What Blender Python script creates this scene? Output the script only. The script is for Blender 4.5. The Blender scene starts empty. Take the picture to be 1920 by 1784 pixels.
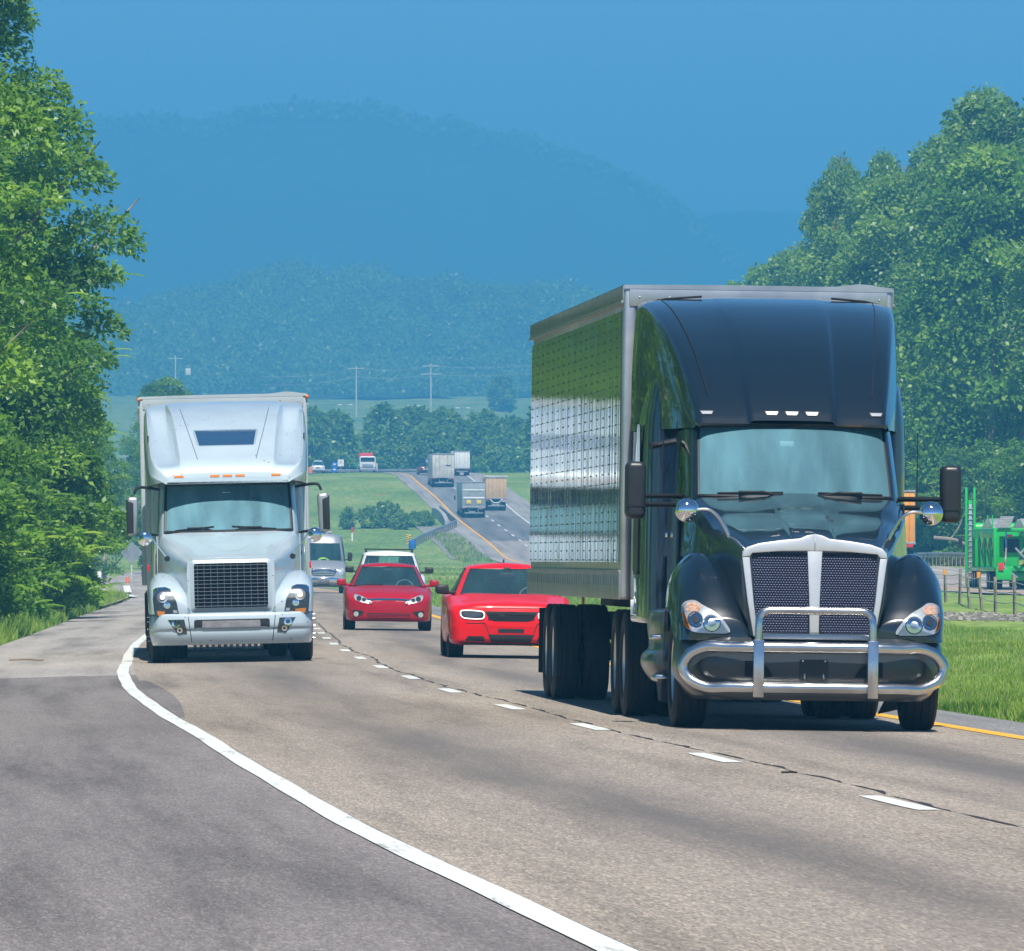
import bpy, bmesh, math, random
import numpy as np
from mathutils import Vector, Matrix
from mathutils.bvhtree import BVHTree
from mathutils.geometry import delaunay_2d_cdt

SC = bpy.context.scene
COL = SC.collection
R = math.radians
rnd = random.Random(7)
rng = np.random.default_rng(11)

# ------------------------------------------------------------------ materials
MATS = {}
def mat(name, color, rough=0.5, metal=0.0, coat=0.0, coat_rough=0.03, spec=0.5, emit=None, emit_s=0.0, noise=0.0, nscale=6.0, bump=0.0, bscale=60.0):
    m = bpy.data.materials.new(name); m.use_nodes = True
    nt = m.node_tree; b = nt.nodes['Principled BSDF']
    b.inputs['Base Color'].default_value = (*color, 1)
    b.inputs['Roughness'].default_value = rough
    b.inputs['Metallic'].default_value = metal
    b.inputs['Coat Weight'].default_value = coat
    b.inputs['Coat Roughness'].default_value = coat_rough
    b.inputs['Specular IOR Level'].default_value = spec
    if emit:
        b.inputs['Emission Color'].default_value = (*emit, 1); b.inputs['Emission Strength'].default_value = emit_s
    tc = nt.nodes.new('ShaderNodeTexCoord')
    if noise > 0:
        n = nt.nodes.new('ShaderNodeTexNoise'); n.inputs['Scale'].default_value = nscale; n.inputs['Detail'].default_value = 6
        nt.links.new(tc.outputs['Object'], n.inputs['Vector'])
        mr = nt.nodes.new('ShaderNodeMapRange'); mr.inputs['From Min'].default_value = .3; mr.inputs['From Max'].default_value = .7
        mr.inputs['To Min'].default_value = 1 - noise; mr.inputs['To Max'].default_value = 1 + noise * .4
        nt.links.new(n.outputs['Fac'], mr.inputs['Value'])
        mx = nt.nodes.new('ShaderNodeMix'); mx.data_type = 'RGBA'; mx.blend_type = 'MULTIPLY'; mx.inputs['Factor'].default_value = 1
        mx.inputs['A'].default_value = (*color, 1)
        nt.links.new(mr.outputs['Result'], mx.inputs['B']); nt.links.new(mx.outputs['Result'], b.inputs['Base Color'])
        mr2 = nt.nodes.new('ShaderNodeMapRange'); mr2.inputs['To Min'].default_value = max(0, rough - .08); mr2.inputs['To Max'].default_value = min(1, rough + .1)
        nt.links.new(n.outputs['Fac'], mr2.inputs['Value']); nt.links.new(mr2.outputs['Result'], b.inputs['Roughness'])
    if bump > 0:
        n = nt.nodes.new('ShaderNodeTexNoise'); n.inputs['Scale'].default_value = bscale; n.inputs['Detail'].default_value = 4
        nt.links.new(tc.outputs['Object'], n.inputs['Vector'])
        bp = nt.nodes.new('ShaderNodeBump'); bp.inputs['Strength'].default_value = bump; bp.inputs['Distance'].default_value = .02
        nt.links.new(n.outputs['Fac'], bp.inputs['Height']); nt.links.new(bp.outputs['Normal'], b.inputs['Normal'])
    MATS[name] = m
    return m

def glass(name, tint=(.55, .75, .8), refl=1.0, ior=1.5, film=0.0, film_c=(.4, .68, .75)):
    m = bpy.data.materials.new(name); m.use_nodes = True
    nt = m.node_tree; nt.nodes.clear()
    out = nt.nodes.new('ShaderNodeOutputMaterial'); mix = nt.nodes.new('ShaderNodeMixShader')
    tr = nt.nodes.new('ShaderNodeBsdfTransparent'); tr.inputs['Color'].default_value = (*tint, 1)
    gl = nt.nodes.new('ShaderNodeBsdfGlossy'); gl.inputs['Roughness'].default_value = .02; gl.inputs['Color'].default_value = (refl, refl, refl, 1)
    fr = nt.nodes.new('ShaderNodeFresnel'); fr.inputs['IOR'].default_value = ior
    nt.links.new(fr.outputs[0], mix.inputs[0]); nt.links.new(tr.outputs[0], mix.inputs[1]); nt.links.new(gl.outputs[0], mix.inputs[2])
    if film > 0:      # diffuse cyan layer mixed in to brighten the pane like veiling glare
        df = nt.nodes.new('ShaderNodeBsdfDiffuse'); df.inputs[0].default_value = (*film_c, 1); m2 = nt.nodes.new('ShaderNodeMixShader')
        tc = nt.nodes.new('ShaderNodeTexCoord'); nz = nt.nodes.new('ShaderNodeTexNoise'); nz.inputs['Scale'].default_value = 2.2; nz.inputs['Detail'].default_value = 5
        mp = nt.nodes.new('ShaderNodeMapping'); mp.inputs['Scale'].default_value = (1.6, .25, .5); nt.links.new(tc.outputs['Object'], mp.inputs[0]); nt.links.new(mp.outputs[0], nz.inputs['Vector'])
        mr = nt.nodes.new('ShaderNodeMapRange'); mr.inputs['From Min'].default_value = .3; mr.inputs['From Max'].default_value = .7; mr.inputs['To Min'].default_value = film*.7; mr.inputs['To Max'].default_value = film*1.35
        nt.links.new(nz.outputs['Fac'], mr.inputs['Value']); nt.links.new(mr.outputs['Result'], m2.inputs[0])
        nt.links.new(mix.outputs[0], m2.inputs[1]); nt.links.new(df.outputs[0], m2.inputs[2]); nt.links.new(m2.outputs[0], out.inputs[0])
    else: nt.links.new(mix.outputs[0], out.inputs[0])
    MATS[name] = m
    return m

# ------------------------------------------------------------------ objects and their properties
def tag(o, label=None, cat=None, group=None, kind=None):
    if label: o['label'] = label
    if cat: o['category'] = cat
    if group: o['group'] = group
    if kind: o['kind'] = kind
    return o

def empty(name, loc=(0, 0, 0), rot=(0, 0, 0), parent=None):
    o = bpy.data.objects.new(name, None); COL.objects.link(o)
    o.location = loc; o.rotation_euler = rot; o.empty_display_size = .3
    if parent: o.parent = parent
    return o

def link_mesh(name, me, m, parent=None, loc=None):
    o = bpy.data.objects.new(name, me); COL.objects.link(o)
    for x in (m if isinstance(m, (list, tuple)) else [m]): me.materials.append(x)
    if parent: o.parent = parent
    if loc is not None: o.location = loc
    return o

def copy_tree(o, parent=None):
    c = o.copy(); COL.objects.link(c)
    if parent: c.parent = parent
    for ch in [k for k in bpy.data.objects if k.parent == o]: copy_tree(ch, c)
    return c

# ------------------------------------------------------------------ curves
def cr(P, n, closed=False):
    P = np.asarray(P, float)
    if n <= 1: return P
    out = []
    k = len(P)
    segs = k if closed else k - 1
    for i in range(segs):
        p1, p2 = P[i % k], P[(i + 1) % k]
        p0 = P[(i - 1) % k] if (closed or i > 0) else 2 * p1 - p2
        p3 = P[(i + 2) % k] if (closed or i + 2 < k) else 2 * p2 - p1
        # centripetal-like limiting of tangents by the chord lengths
        d1, d0, d2 = np.linalg.norm(p2 - p1), np.linalg.norm(p1 - p0), np.linalg.norm(p3 - p2)
        if d1 < 1e-9: continue
        t1 = (p2 - p0) / max(d0 + d1, 1e-9) * d1 if d0 > 1e-9 else (p2 - p1)
        t2 = (p3 - p1) / max(d1 + d2, 1e-9) * d1 if d2 > 1e-9 else (p2 - p1)
        for q in range(n):
            t = q / n; t_2 = t * t; t_3 = t_2 * t
            out.append((2*t_3 - 3*t_2 + 1) * p1 + (t_3 - 2*t_2 + t) * t1 + (-2*t_3 + 3*t_2) * p2 + (t_3 - t_2) * t2)
    if not closed: out.append(P[-1])
    return np.array(out)

def interp(x, xs, ys):
    """smooth monotone-ish interpolation through points"""
    x = np.asarray(x, float); xs = np.asarray(xs, float); ys = np.asarray(ys, float)
    m = np.gradient(ys, xs)
    i = np.clip(np.searchsorted(xs, x) - 1, 0, len(xs) - 2)
    h = xs[i + 1] - xs[i]; t = (x - xs[i]) / h
    tc = np.clip(t, 0, 1)
    v = (2*tc**3 - 3*tc**2 + 1)*ys[i] + (tc**3 - 2*tc**2 + tc)*h*m[i] + (-2*tc**3 + 3*tc**2)*ys[i+1] + (tc**3 - tc**2)*h*m[i+1]
    v = np.where(t < 0, ys[0] + (x - xs[0]) * m[0], v)
    v = np.where(t > 1, ys[-1] + (x - xs[-1]) * m[-1], v)
    return v

# ------------------------------------------------------------------ mesh builder
class MB:
    def __init__(s): s.bm = bmesh.new(); s.mi = 0
    def _f(s, vs):
        try:
            f = s.bm.faces.new(vs); f.material_index = s.mi; return f
        except ValueError: return None
    def grid(s, P, cu=False, cv=False):
        """P[i][j] -> quads"""
        n, m = len(P), len(P[0])
        V = [[s.bm.verts.new(tuple(p)) for p in row] for row in P]
        for i in range(n if cu else n - 1):
            for j in range(m if cv else m - 1):
                s._f((V[i][j], V[i][(j + 1) % m], V[(i + 1) % n][(j + 1) % m], V[(i + 1) % n][j]))
        return V
    def loft(s, secs, nu=4, nv=4, mirror=False, cap0=False, cap1=False, closed=False):
        S = [np.asarray(a, float) for a in secs]
        S = [cr(a, nu, closed) for a in S]
        S = np.array(S)
        S = np.array([cr(S[:, j], nv) for j in range(S.shape[1])]).transpose(1, 0, 2)
        if mirror:
            M = S[:, ::-1].copy(); M[..., 0] *= -1
            S = np.concatenate([M[:, :-1] if np.allclose(M[:, -1], S[:, 0], atol=1e-6) else M, S], axis=1)
        V = s.grid(S, False, closed)
        if cap0: s._f(V[0][::-1])
        if cap1: s._f(V[-1])
        return V
    def tube(s, path, r, n=10, closed=False, caps=True, sub=1):
        P = np.asarray(path, float)
        if sub > 1: P = cr(P, sub, closed)
        k = len(P)
        rr = np.broadcast_to(np.asarray(r, float), (k,)) if np.ndim(r) < 1 or len(r) == k else interp(np.linspace(0, 1, k), np.linspace(0, 1, len(r)), r)
        up = None; rows = []
        for i in range(k):
            a = P[(i - 1) % k] if (closed or i > 0) else P[i]
            b = P[(i + 1) % k] if (closed or i < k - 1) else P[i]
            t = Vector(b - a).normalized()
            if up is None:
                up = Vector((0, 0, 1)) if abs(t.z) < .9 else Vector((1, 0, 0))
            up = (up - t * up.dot(t))
            if up.length < 1e-6: up = t.orthogonal()
            up.normalize(); sd = t.cross(up)
            rows.append([Vector(P[i]) + (up * math.cos(2*math.pi*q/n) + sd * math.sin(2*math.pi*q/n)) * float(rr[i]) for q in range(n)])
        V = s.grid(rows, closed, True)
        if caps and not closed:
            s._f(V[0]); s._f(V[-1][::-1])
    def _merge(s, b2):
        me = bpy.data.meshes.new('tmp'); 
        for f in b2.faces: f.material_index = s.mi
        b2.to_mesh(me); b2.free(); s.bm.from_mesh(me); bpy.data.meshes.remove(me)
    def box(s, c, d, bev=0.0, rot=None, seg=2):
        b = bmesh.new(); bmesh.ops.create_cube(b, size=1)
        M = Matrix.Translation(c) @ (rot.to_4x4() if rot else Matrix()) @ Matrix.Diagonal((*d, 1))
        b.transform(M)
        if bev > 0: bmesh.ops.bevel(b, geom=list(b.edges), offset=min(bev, min(d)*.49), segments=seg, profile=.5, affect='EDGES')
        s._merge(b)
    def prism(s, outline, y0, y1, bev=0.0, seg=2, axis='y', bevback=False):
        """outline in (x, z) extruded along y (front y0); axis 'x': outline in (y, z) along x; 'z': outline (x, y) along z"""
        def mk(p, t):
            if axis == 'y': return (p[0], t, p[1])
            if axis == 'x': return (t, p[0], p[1])
            return (p[0], p[1], t)
        b = bmesh.new()
        A = [b.verts.new(mk(p, y0)) for p in outline]; B = [b.verts.new(mk(p, y1)) for p in outline]
        n = len(outline)
        fa = b.faces.new(A); fb = b.faces.new(B[::-1])
        for i in range(n): b.faces.new((A[i], B[i], B[(i+1) % n], A[(i+1) % n]))
        bmesh.ops.recalc_face_normals(b, faces=list(b.faces))
        if bev > 0:
            es = list(fa.edges) + (list(fb.edges) if bevback else [])
            bmesh.ops.bevel(b, geom=es, offset=bev, segments=seg, profile=.5, affect='EDGES')
        bmesh.ops.triangulate(b, faces=[f for f in b.faces if len(f.verts) > 4])
        s._merge(b)
    def lathe(s, prof, c=(0, 0, 0), axis='x', n=32, close=False):
        """prof: (along, radius)"""
        rows = []
        for a, r in prof:
            row = []
            for q in range(n):
                th = 2*math.pi*q/n; u, v = r*math.cos(th), r*math.sin(th)
                row.append({'x': (c[0]+a, c[1]+u, c[2]+v), 'y': (c[0]+u, c[1]+a, c[2]+v), 'z': (c[0]+u, c[1]+v, c[2]+a)}[axis])
            rows.append(row)
        s.grid(rows, close, True)
    def ball(s, c, r, nu=16, nv=12):
        b = bmesh.new(); bmesh.ops.create_uvsphere(b, u_segments=nu, v_segments=nv, radius=1)
        b.transform(Matrix.Translation(c) @ Matrix.Diagonal((*(r if np.ndim(r) else (r, r, r)), 1))); s._merge(b)
    def conform(s, bvh, outline, off=.01, thick=.02, step=.03, sub=1, frm=-8.0, to=None):
        """patch with the given (x,z) outline laid on the surface seen from the front (ray along +y)"""
        O = cr(outline, sub, True) if sub > 1 else np.asarray(outline, float)
        # resample the border
        pts = []
        for i in range(len(O)):
            a, b = O[i], O[(i+1) % len(O)]; L = np.linalg.norm(b - a); k = max(1, int(L/step))
            for q in range(k): pts.append(a + (b-a)*q/k)
        nb = len(pts); lo, hi = O.min(0), O.max(0)
        inner = []
        def inside(p):
            c = False; j = len(O) - 1
            for i in range(len(O)):
                if (O[i][1] > p[1]) != (O[j][1] > p[1]) and p[0] < (O[j][0]-O[i][0])*(p[1]-O[i][1])/(O[j][1]-O[i][1])+O[i][0]: c = not c
                j = i
            return c
        for x in np.arange(lo[0]+step/2, hi[0], step):
            for z in np.arange(lo[1]+step/2, hi[1], step):
                if inside((x, z)) and min(np.hypot(*(np.array(pts)-(x, z)).T)) > step*.4: inner.append((x, z))
        V2 = [Vector(p) for p in pts] + [Vector(p) for p in inner]
        vs, es, fs, *_ = delaunay_2d_cdt(V2, [(i, (i+1) % nb) for i in range(nb)], [list(range(nb))], 1, 1e-5)
        ys = []
        for v in vs:
            h = bvh.ray_cast(Vector((v.x, frm, v.y)), Vector((0, 1, 0)))
            if h[0] is None or (to is not None and h[0].y > to): ys.append(None)
            else: ys.append(h[0].y)
        good = [(v.x, v.y, y) for v, y in zip(vs, ys) if y is not None]
        if not good: return
        G = np.array(good)
        for i, y in enumerate(ys):
            if y is None:
                k = np.argmin((G[:, 0]-vs[i].x)**2 + (G[:, 1]-vs[i].y)**2); ys[i] = G[k, 2]
        V = [s.bm.verts.new((v.x, y - off, v.y)) for v, y in zip(vs, ys)]
        cnt = {}
        for f in fs:
            s._f([V[i] for i in f][::-1])
            for a, b in zip(f, list(f[1:]) + [f[0]]):
                k = (min(a, b), max(a, b)); cnt[k] = cnt.get(k, 0) + 1
        if thick > 0:
            W = {}
            for (a, b), c in cnt.items():
                if c == 1:
                    for q in (a, b):
                        if q not in W: W[q] = s.bm.verts.new((vs[q].x, ys[q] - off + thick, vs[q].y))
                    s._f((V[a], V[b], W[b], W[a]))
    def bvh(s):
        s.bm.verts.ensure_lookup_table(); return BVHTree.FromBMesh(s.bm)
    def mirror_x(s):
        g = bmesh.ops.duplicate(s.bm, geom=list(s.bm.verts)+list(s.bm.edges)+list(s.bm.faces))
        vs = [v for v in g['geom'] if isinstance(v, bmesh.types.BMVert)]
        for v in vs: v.co.x *= -1
        bmesh.ops.reverse_faces(s.bm, faces=[f for f in g['geom'] if isinstance(f, bmesh.types.BMFace)])
    def build(s, name, m, parent=None, sharp=35, loc=None, merge=1e-4, recalc=True):
        bm = s.bm
        if merge: bmesh.ops.remove_doubles(bm, verts=list(bm.verts), dist=merge)
        if recalc: bmesh.ops.recalc_face_normals(bm, faces=list(bm.faces))
        ca = math.radians(sharp)
        for f in bm.faces: f.smooth = True
        for e in bm.edges:
            if len(e.link_faces) == 2:
                if e.calc_face_angle(0) > ca: e.smooth = False
        me = bpy.data.meshes.new(name); bm.to_mesh(me); bm.free()
        return link_mesh(name, me, m, parent, loc)

def rrect(w, h, r, n=4, cx=0, cz=0):
    """rounded rectangle outline"""
    out = []
    for sx, sz, a0 in ((1, 1, 0), (-1, 1, 90), (-1, -1, 180), (1, -1, 270)):
        for q in range(n+1):
            a = R(a0 + 90*q/n); out.append((cx + sx*(w/2-r) + r*math.cos(a), cz + sz*(h/2-r) + r*math.sin(a)))
    return out
# ------------------------------------------------------------------ camera, light, air
CAMH = 1.52; FPX = 18250.0
cam = bpy.data.cameras.new('camera'); co = bpy.data.objects.new('camera', cam); COL.objects.link(co)
co.location = (0, 0, CAMH); co.rotation_euler = (R(90), 0, 0)
cam.lens = FPX / 1920 * 36; cam.sensor_width = 36; cam.sensor_fit = 'HORIZONTAL'
cam.shift_y = (1046 - 892) / 1920; cam.clip_end = 40000; cam.clip_start = 1
SC.camera = co

SUN_EL, SUN_AZ = 58, 176          # degrees; azimuth clockwise from +Y (the view direction)
w = bpy.data.worlds.new('World'); SC.world = w; w.use_nodes = True
nt = w.node_tree; bg = nt.nodes['Background']
sky = nt.nodes.new('ShaderNodeTexSky'); sky.sky_type = 'NISHITA'; sky.sun_disc = False
sky.sun_elevation = R(SUN_EL); sky.sun_rotation = R(SUN_AZ); sky.air_density = .45; sky.dust_density = 0; sky.ozone_density = 6
nt.links.new(sky.outputs[0], bg.inputs[0]); bg.inputs[1].default_value = 0.085
sd = Vector((math.sin(R(SUN_AZ))*math.cos(R(SUN_EL)), math.cos(R(SUN_AZ))*math.cos(R(SUN_EL)), math.sin(R(SUN_EL))))
L = bpy.data.lights.new('sun', 'SUN'); L.energy = 4.7; L.angle = R(.55); L.color = (1, .95, .86)
lo = bpy.data.objects.new('sun', L); COL.objects.link(lo); lo.rotation_euler = (-sd).to_track_quat('-Z', 'Y').to_euler(); lo.location = (30, -30, 80)
SC.view_settings.view_transform = 'Standard'; SC.view_settings.look = 'None'; SC.view_settings.exposure = .78; SC.view_settings.gamma = 1
cy = SC.cycles
cy.max_bounces = 8; cy.diffuse_bounces = 3; cy.glossy_bounces = 4; cy.transparent_max_bounces = 12; cy.volume_bounces = 0; cy.transmission_bounces = 4
cy.use_denoising = True; cy.caustics_reflective = False; cy.caustics_refractive = False
cy.sample_clamp_indirect = 6

# ------------------------------------------------------------------ the two carriageways and the lie of the land
_XC = np.array([(-60, 10.9), (0, 6.75), (30, 4.63), (60.3, 2.41), (73.9, 1.55), (87.4, .72), (98.9, 0), (111, -.68), (123.7, -1.28), (135, -1.79), (147, -2.26), (159, -2.70), (172, -3.13),
                (210, -4.2), (266, -5.8), (430, -10.7), (500, -14.2), (600, -18.6), (700, -21.8), (850, -25.5), (1000, -29), (1150, -32), (1250, -31), (1320, -26.5), (1390, -17), (1460, -4)])
def Xc(Y): return interp(Y, _XC[:, 0], _XC[:, 1])
_XA = np.array([(150, 36), (350, 28.2), (470, 23.2), (600, 18.9), (850, 7.8), (950, 3.0), (990, 1.4), (1048, -2.0), (1110, -4.9), (1170, -7.8), (1230, -9.8), (1300, -14.5), (1380, -24)])
def Xa(Y): return interp(Y, _XA[:, 0], _XA[:, 1])
_ZP = np.array([(-400, 0), (0, 0), (300, 0), (450, 0), (700, .5), (850, .8), (950, 1.45), (1060, 5.9), (1180, 10.8), (1260, 12.5), (1330, 12.9), (1420, 12.0), (1700, 14), (2200, 29), (2700, 45), (2900, 50), (3500, 52), (5000, 50), (9000, 50)])
def Zp(Y): return interp(Y, _ZP[:, 0], _ZP[:, 1])
def crown(u): return np.where(np.abs(u) < 3.75, -.016*np.abs(u), -.06 - .03*(np.abs(u)-3.75))
def sstep(t): t = np.clip(t, 0, 1); return t*t*(3-2*t)
EDGE_L, EDGE_R = -6.15, 4.75
_g = np.random.default_rng(5); _ph = _g.uniform(0, 6.28, 12)
def lump(X, Y, s=1.0):
    return (np.sin(X/7.3+_ph[0]+np.sin(Y/31+_ph[1]))*np.sin(Y/19+_ph[2]) + .6*np.sin(X/3.1+_ph[3])*np.sin(Y/8.7+_ph[4]) + .35*np.sin(X/1.3+Y/3.3+_ph[5])) * s
def ground(X, Y):
    X = np.asarray(X, float); Y = np.asarray(Y, float)
    u = X - Xc(Y); z = Zp(Y)
    near = 1 - sstep((Y-1350)/120)
    inside = np.minimum(sstep((u-(EDGE_L-.45))/.4), sstep(((EDGE_R+.45)-u)/.4))
    out = np.maximum(EDGE_L-u, u-EDGE_R)
    lum = lump(X, Y) * .10 * sstep(out/6)
    ua = X - Xa(Y)
    act = sstep((Y-300)/60) * near
    lum = lum * (1 - act*np.minimum(sstep((ua+8)/3), sstep((12-ua)/3)))
    z = z + np.where(out > 0, -.13 + .02*np.minimum(out, 5) + lum, -.13) - inside*near*.14
    bank = 5.5*sstep((ua-10)/14)*sstep((Y-430)/120)*(1-sstep((Y-880)/160))
    hump = .75*np.exp(-((Y-590)/85)**2)*sstep((ua+9)/6)
    dip = -.55*act*0
    far = sstep((Y-1900)/500) * (lump(X/9, Y/9)*2.2)
    return z + bank + hump + far
def road_z(X, Y):
    u = np.asarray(X, float) - Xc(Y)
    return Zp(Y) + crown(u)

# ------------------------------------------------------------------ ground material helpers
def N(nt, t, **kw):
    n = nt.nodes.new(t)
    for k, v in kw.items():
        if k in n.inputs: n.inputs[k].default_value = v
        else: setattr(n, k, v)
    return n
def ramp(nt, src, stops):
    r = nt.nodes.new('ShaderNodeValToRGB'); e = r.color_ramp.elements
    while len(e) < len(stops): e.new(.5)
    for k, (p, c) in enumerate(stops): e[k].position = p; e[k].color = (*c, 1) if len(c) == 3 else c
    nt.links.new(src, r.inputs[0]); return r.outputs[0]
def mixc(nt, f, a, b, mode='MIX'):
    m = nt.nodes.new('ShaderNodeMix'); m.data_type = 'RGBA'; m.blend_type = mode
    for key, v in (('Factor', f), ('A', a), ('B', b)):
        s = m.inputs[key] if key == 'Factor' else m.inputs[key]
        if key != 'Factor': s = [i for i in m.inputs if i.name == key and i.type == 'RGBA'][0]
        if isinstance(v, (int, float)): s.default_value = v
        elif isinstance(v, tuple): s.default_value = (*v, 1)
        else: nt.links.new(v, s)
    return [o for o in m.outputs if o.type == 'RGBA'][0]
def math_(nt, op, a, b=None, c=None):
    n = nt.nodes.new('ShaderNodeMath'); n.operation = op
    for i, v in enumerate((a, b, c)):
        if v is None: continue
        if isinstance(v, (int, float)): n.inputs[i].default_value = v
        else: nt.links.new(v, n.inputs[i])
    return n.outputs[0]
def mapping(nt, src, scale):
    m = nt.nodes.new('ShaderNodeMapping'); m.inputs['Scale'].default_value = scale; nt.links.new(src, m.inputs[0]); return m.outputs[0]
def noise(nt, vec, scale, detail=5, rough=.55):
    n = N(nt, 'ShaderNodeTexNoise', Scale=scale, Detail=detail, Roughness=rough); nt.links.new(vec, n.inputs['Vector']); return n.outputs['Fac']

def road_material(name, c0, c1, oil=.45, fine=.35, oil_c=(.07, .068, .07), patch=.3, joints=0):
    m = bpy.data.materials.new(name); m.use_nodes = True; nt = m.node_tree; b = nt.nodes['Principled BSDF']
    uv = nt.nodes.new('ShaderNodeUVMap'); uv.uv_map = 'UVMap'
    sep = nt.nodes.new('ShaderNodeSeparateXYZ'); nt.links.new(uv.outputs[0], sep.inputs[0]); u = sep.outputs[0]
    base = mixc(nt, ramp(nt, noise(nt, mapping(nt, uv.outputs[0], (.5, .06, 1)), 1.0, 6), [(.3, (0, 0, 0)), (.7, (1, 1, 1))]), c0, c1)
    # stone aggregate, drawn out along the direction of travel by traffic
    v = N(nt, 'ShaderNodeTexVoronoi', Scale=1.0); nt.links.new(mapping(nt, uv.outputs[0], (92, 7.5, 1)), v.inputs['Vector'])
    sepc = nt.nodes.new('ShaderNodeSeparateColor'); nt.links.new(v.outputs['Color'], sepc.inputs[0])
    g = ramp(nt, sepc.outputs[0], [(0, (1-fine*1.25,)*3), (.45, (1-fine*.25,)*3), (.8, (1+fine*.2,)*3), (1, (1+fine*1.7, 1+fine*1.55, 1+fine*1.3))])
    col = mixc(nt, 1.0, base, g, 'MULTIPLY')
    v2 = noise(nt, mapping(nt, uv.outputs[0], (14, .9, 1)), 1.0, 4, .7)
    col = mixc(nt, 1.0, col, ramp(nt, v2, [(.25, (.88,)*3), (.5, (1,)*3), (.75, (1.1,)*3)]), 'MULTIPLY')
    if patch > 0:
        pn = noise(nt, mapping(nt, uv.outputs[0], (.9, .035, 1)), 1.3, 7, .6)
        col = mixc(nt, 1.0, col, ramp(nt, pn, [(.35, (1-patch,)*3), (.5, (1,)*3), (.68, (1+patch*.5,)*3)]), 'MULTIPLY')
    if oil > 0:
        wob = math_(nt, 'MULTIPLY', math_(nt, 'SUBTRACT', noise(nt, mapping(nt, uv.outputs[0], (0, .03, 1)), 1.0, 3), .5), .9)
        au = math_(nt, 'ADD', math_(nt, 'ABSOLUTE', u), wob)
        t = math_(nt, 'DIVIDE', math_(nt, 'SUBTRACT', au, 1.72), .74)
        gband = math_(nt, 'POWER', 2.718, math_(nt, 'MULTIPLY', math_(nt, 'MULTIPLY', t, t), -1.0))
        var = ramp(nt, noise(nt, mapping(nt, uv.outputs[0], (.8, .045, 1)), 1.0, 5), [(.28, (.15,)*3), (.65, (1,)*3)])
        f = math_(nt, 'MULTIPLY', math_(nt, 'MULTIPLY', gband, oil), var)
        col = mixc(nt, f, col, oil_c)
    nt.links.new(col, b.inputs['Base Color'])
    b.inputs['Roughness'].default_value = .86; b.inputs['Specular IOR Level'].default_value = .25
    bp = N(nt, 'ShaderNodeBump', Strength=.55, Distance=.01); nt.links.new(sepc.outputs[1], bp.inputs['Height']); nt.links.new(bp.outputs[0], b.inputs['Normal'])
    return m

def strip(name, us, Ys, m, zoff=0.0, xc=Xc, zf=None, kind='structure', uvoff=None, wob=None):
    """a sheet that follows a carriageway; us = lateral offsets"""
    Ys = np.asarray(Ys, float); us = np.asarray(us, float)
    V = []; UV = []
    for Y in Ys:
        x0 = float(xc(Y))
        for k, u in enumerate(us):
            uu = u + (wob(Y, k) if wob else 0)
            X = x0 + uu
            z = (float(zf(X, Y)) if zf else float(road_z(X, Y))) + zoff
            V.append((X, Y, z)); UV.append((uu, Y))
    n = len(us); F = [(i*n+j, i*n+j+1, (i+1)*n+j+1, (i+1)*n+j) for i in range(len(Ys)-1) for j in range(n-1)]
    me = bpy.data.meshes.new(name); me.from_pydata(V, [], F)
    l = me.uv_layers.new(name='UVMap'); UV = np.array(UV, np.float32)
    idx = np.empty(len(me.loops), np.int32); me.loops.foreach_get('vertex_index', idx); l.data.foreach_set('uv', UV[idx].ravel())
    o = link_mesh(name, me, m); o['kind'] = kind
    return o

# ------------------------------------------------------------------ ground sheet
def ground_material():
    m = bpy.data.materials.new('meadow'); m.use_nodes = True; nt = m.node_tree; b = nt.nodes['Principled BSDF']
    tc = nt.nodes.new('ShaderNodeTexCoord'); P = tc.outputs['Object']
    a = noise(nt, mapping(nt, P, (.10, .035, .1)), 1.0, 6)
    c = ramp(nt, a, [(.28, (.11, .18, .04)), (.45, (.16, .25, .055)), (.6, (.22, .29, .075)), (.75, (.30, .30, .11))])
    f = noise(nt, mapping(nt, P, (2.2, .35, 1)), 1.0, 5, .7)
    c = mixc(nt, 1.0, c, ramp(nt, f, [(.25, (.55,)*3), (.5, (1,)*3), (.75, (1.45,)*3)]), 'MULTIPLY')
    clay = noise(nt, mapping(nt, P, (.16, .03, 1)), 1.0, 7, .65)
    c = mixc(nt, ramp(nt, clay, [(.63, (0, 0, 0)), (.70, (.85,)*3)]), c, (.30, .165, .085))
    nt.links.new(c, b.inputs['Base Color']); b.inputs['Roughness'].default_value = .95; b.inputs['Specular IOR Level'].default_value = .1
    bp = N(nt, 'ShaderNodeBump', Strength=.6, Distance=.15); nt.links.new(f, bp.inputs['Height']); nt.links.new(bp.outputs[0], b.inputs['Normal'])
    return m
uu = np.array([-2400, -900, -400, -200, -120, -80, -60, -48, -40, -34, -29, -25, -21.5, -18.5, -16, -14, -12.4, -11, -9.8, -8.7, -7.8, -7.1, -6.55, -6.2, -5.4, 0, 4, 4.8, 5.15, 5.7, 6.4, 7.2, 8.2, 9.4, 10.8, 12.4, 14, 16, 18.5, 21.5, 25, 29, 34, 40, 48, 60, 80, 110, 150, 220, 400, 900, 2400])
Ys = np.concatenate([np.arange(-200, 60, 20), np.arange(60, 460, 5), np.arange(460, 1440, 10), np.arange(1440, 2000, 40), np.arange(2000, 3600, 50), np.arange(3600, 9100, 300)])
GX = np.array([[float(Xc(min(Y, 1400))) + u for u in uu] for Y in Ys]); GY = np.repeat(Ys[:, None], len(uu), 1)
GZ = ground(GX, GY)
V = np.stack([GX, GY, GZ], -1).reshape(-1, 3); n = len(uu)
F = [(i*n+j, i*n+j+1, (i+1)*n+j+1, (i+1)*n+j) for i in range(len(Ys)-1) for j in range(n-1)]
me = bpy.data.meshes.new('ground'); me.from_pydata(V.tolist(), [], F); me.shade_smooth()
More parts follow.
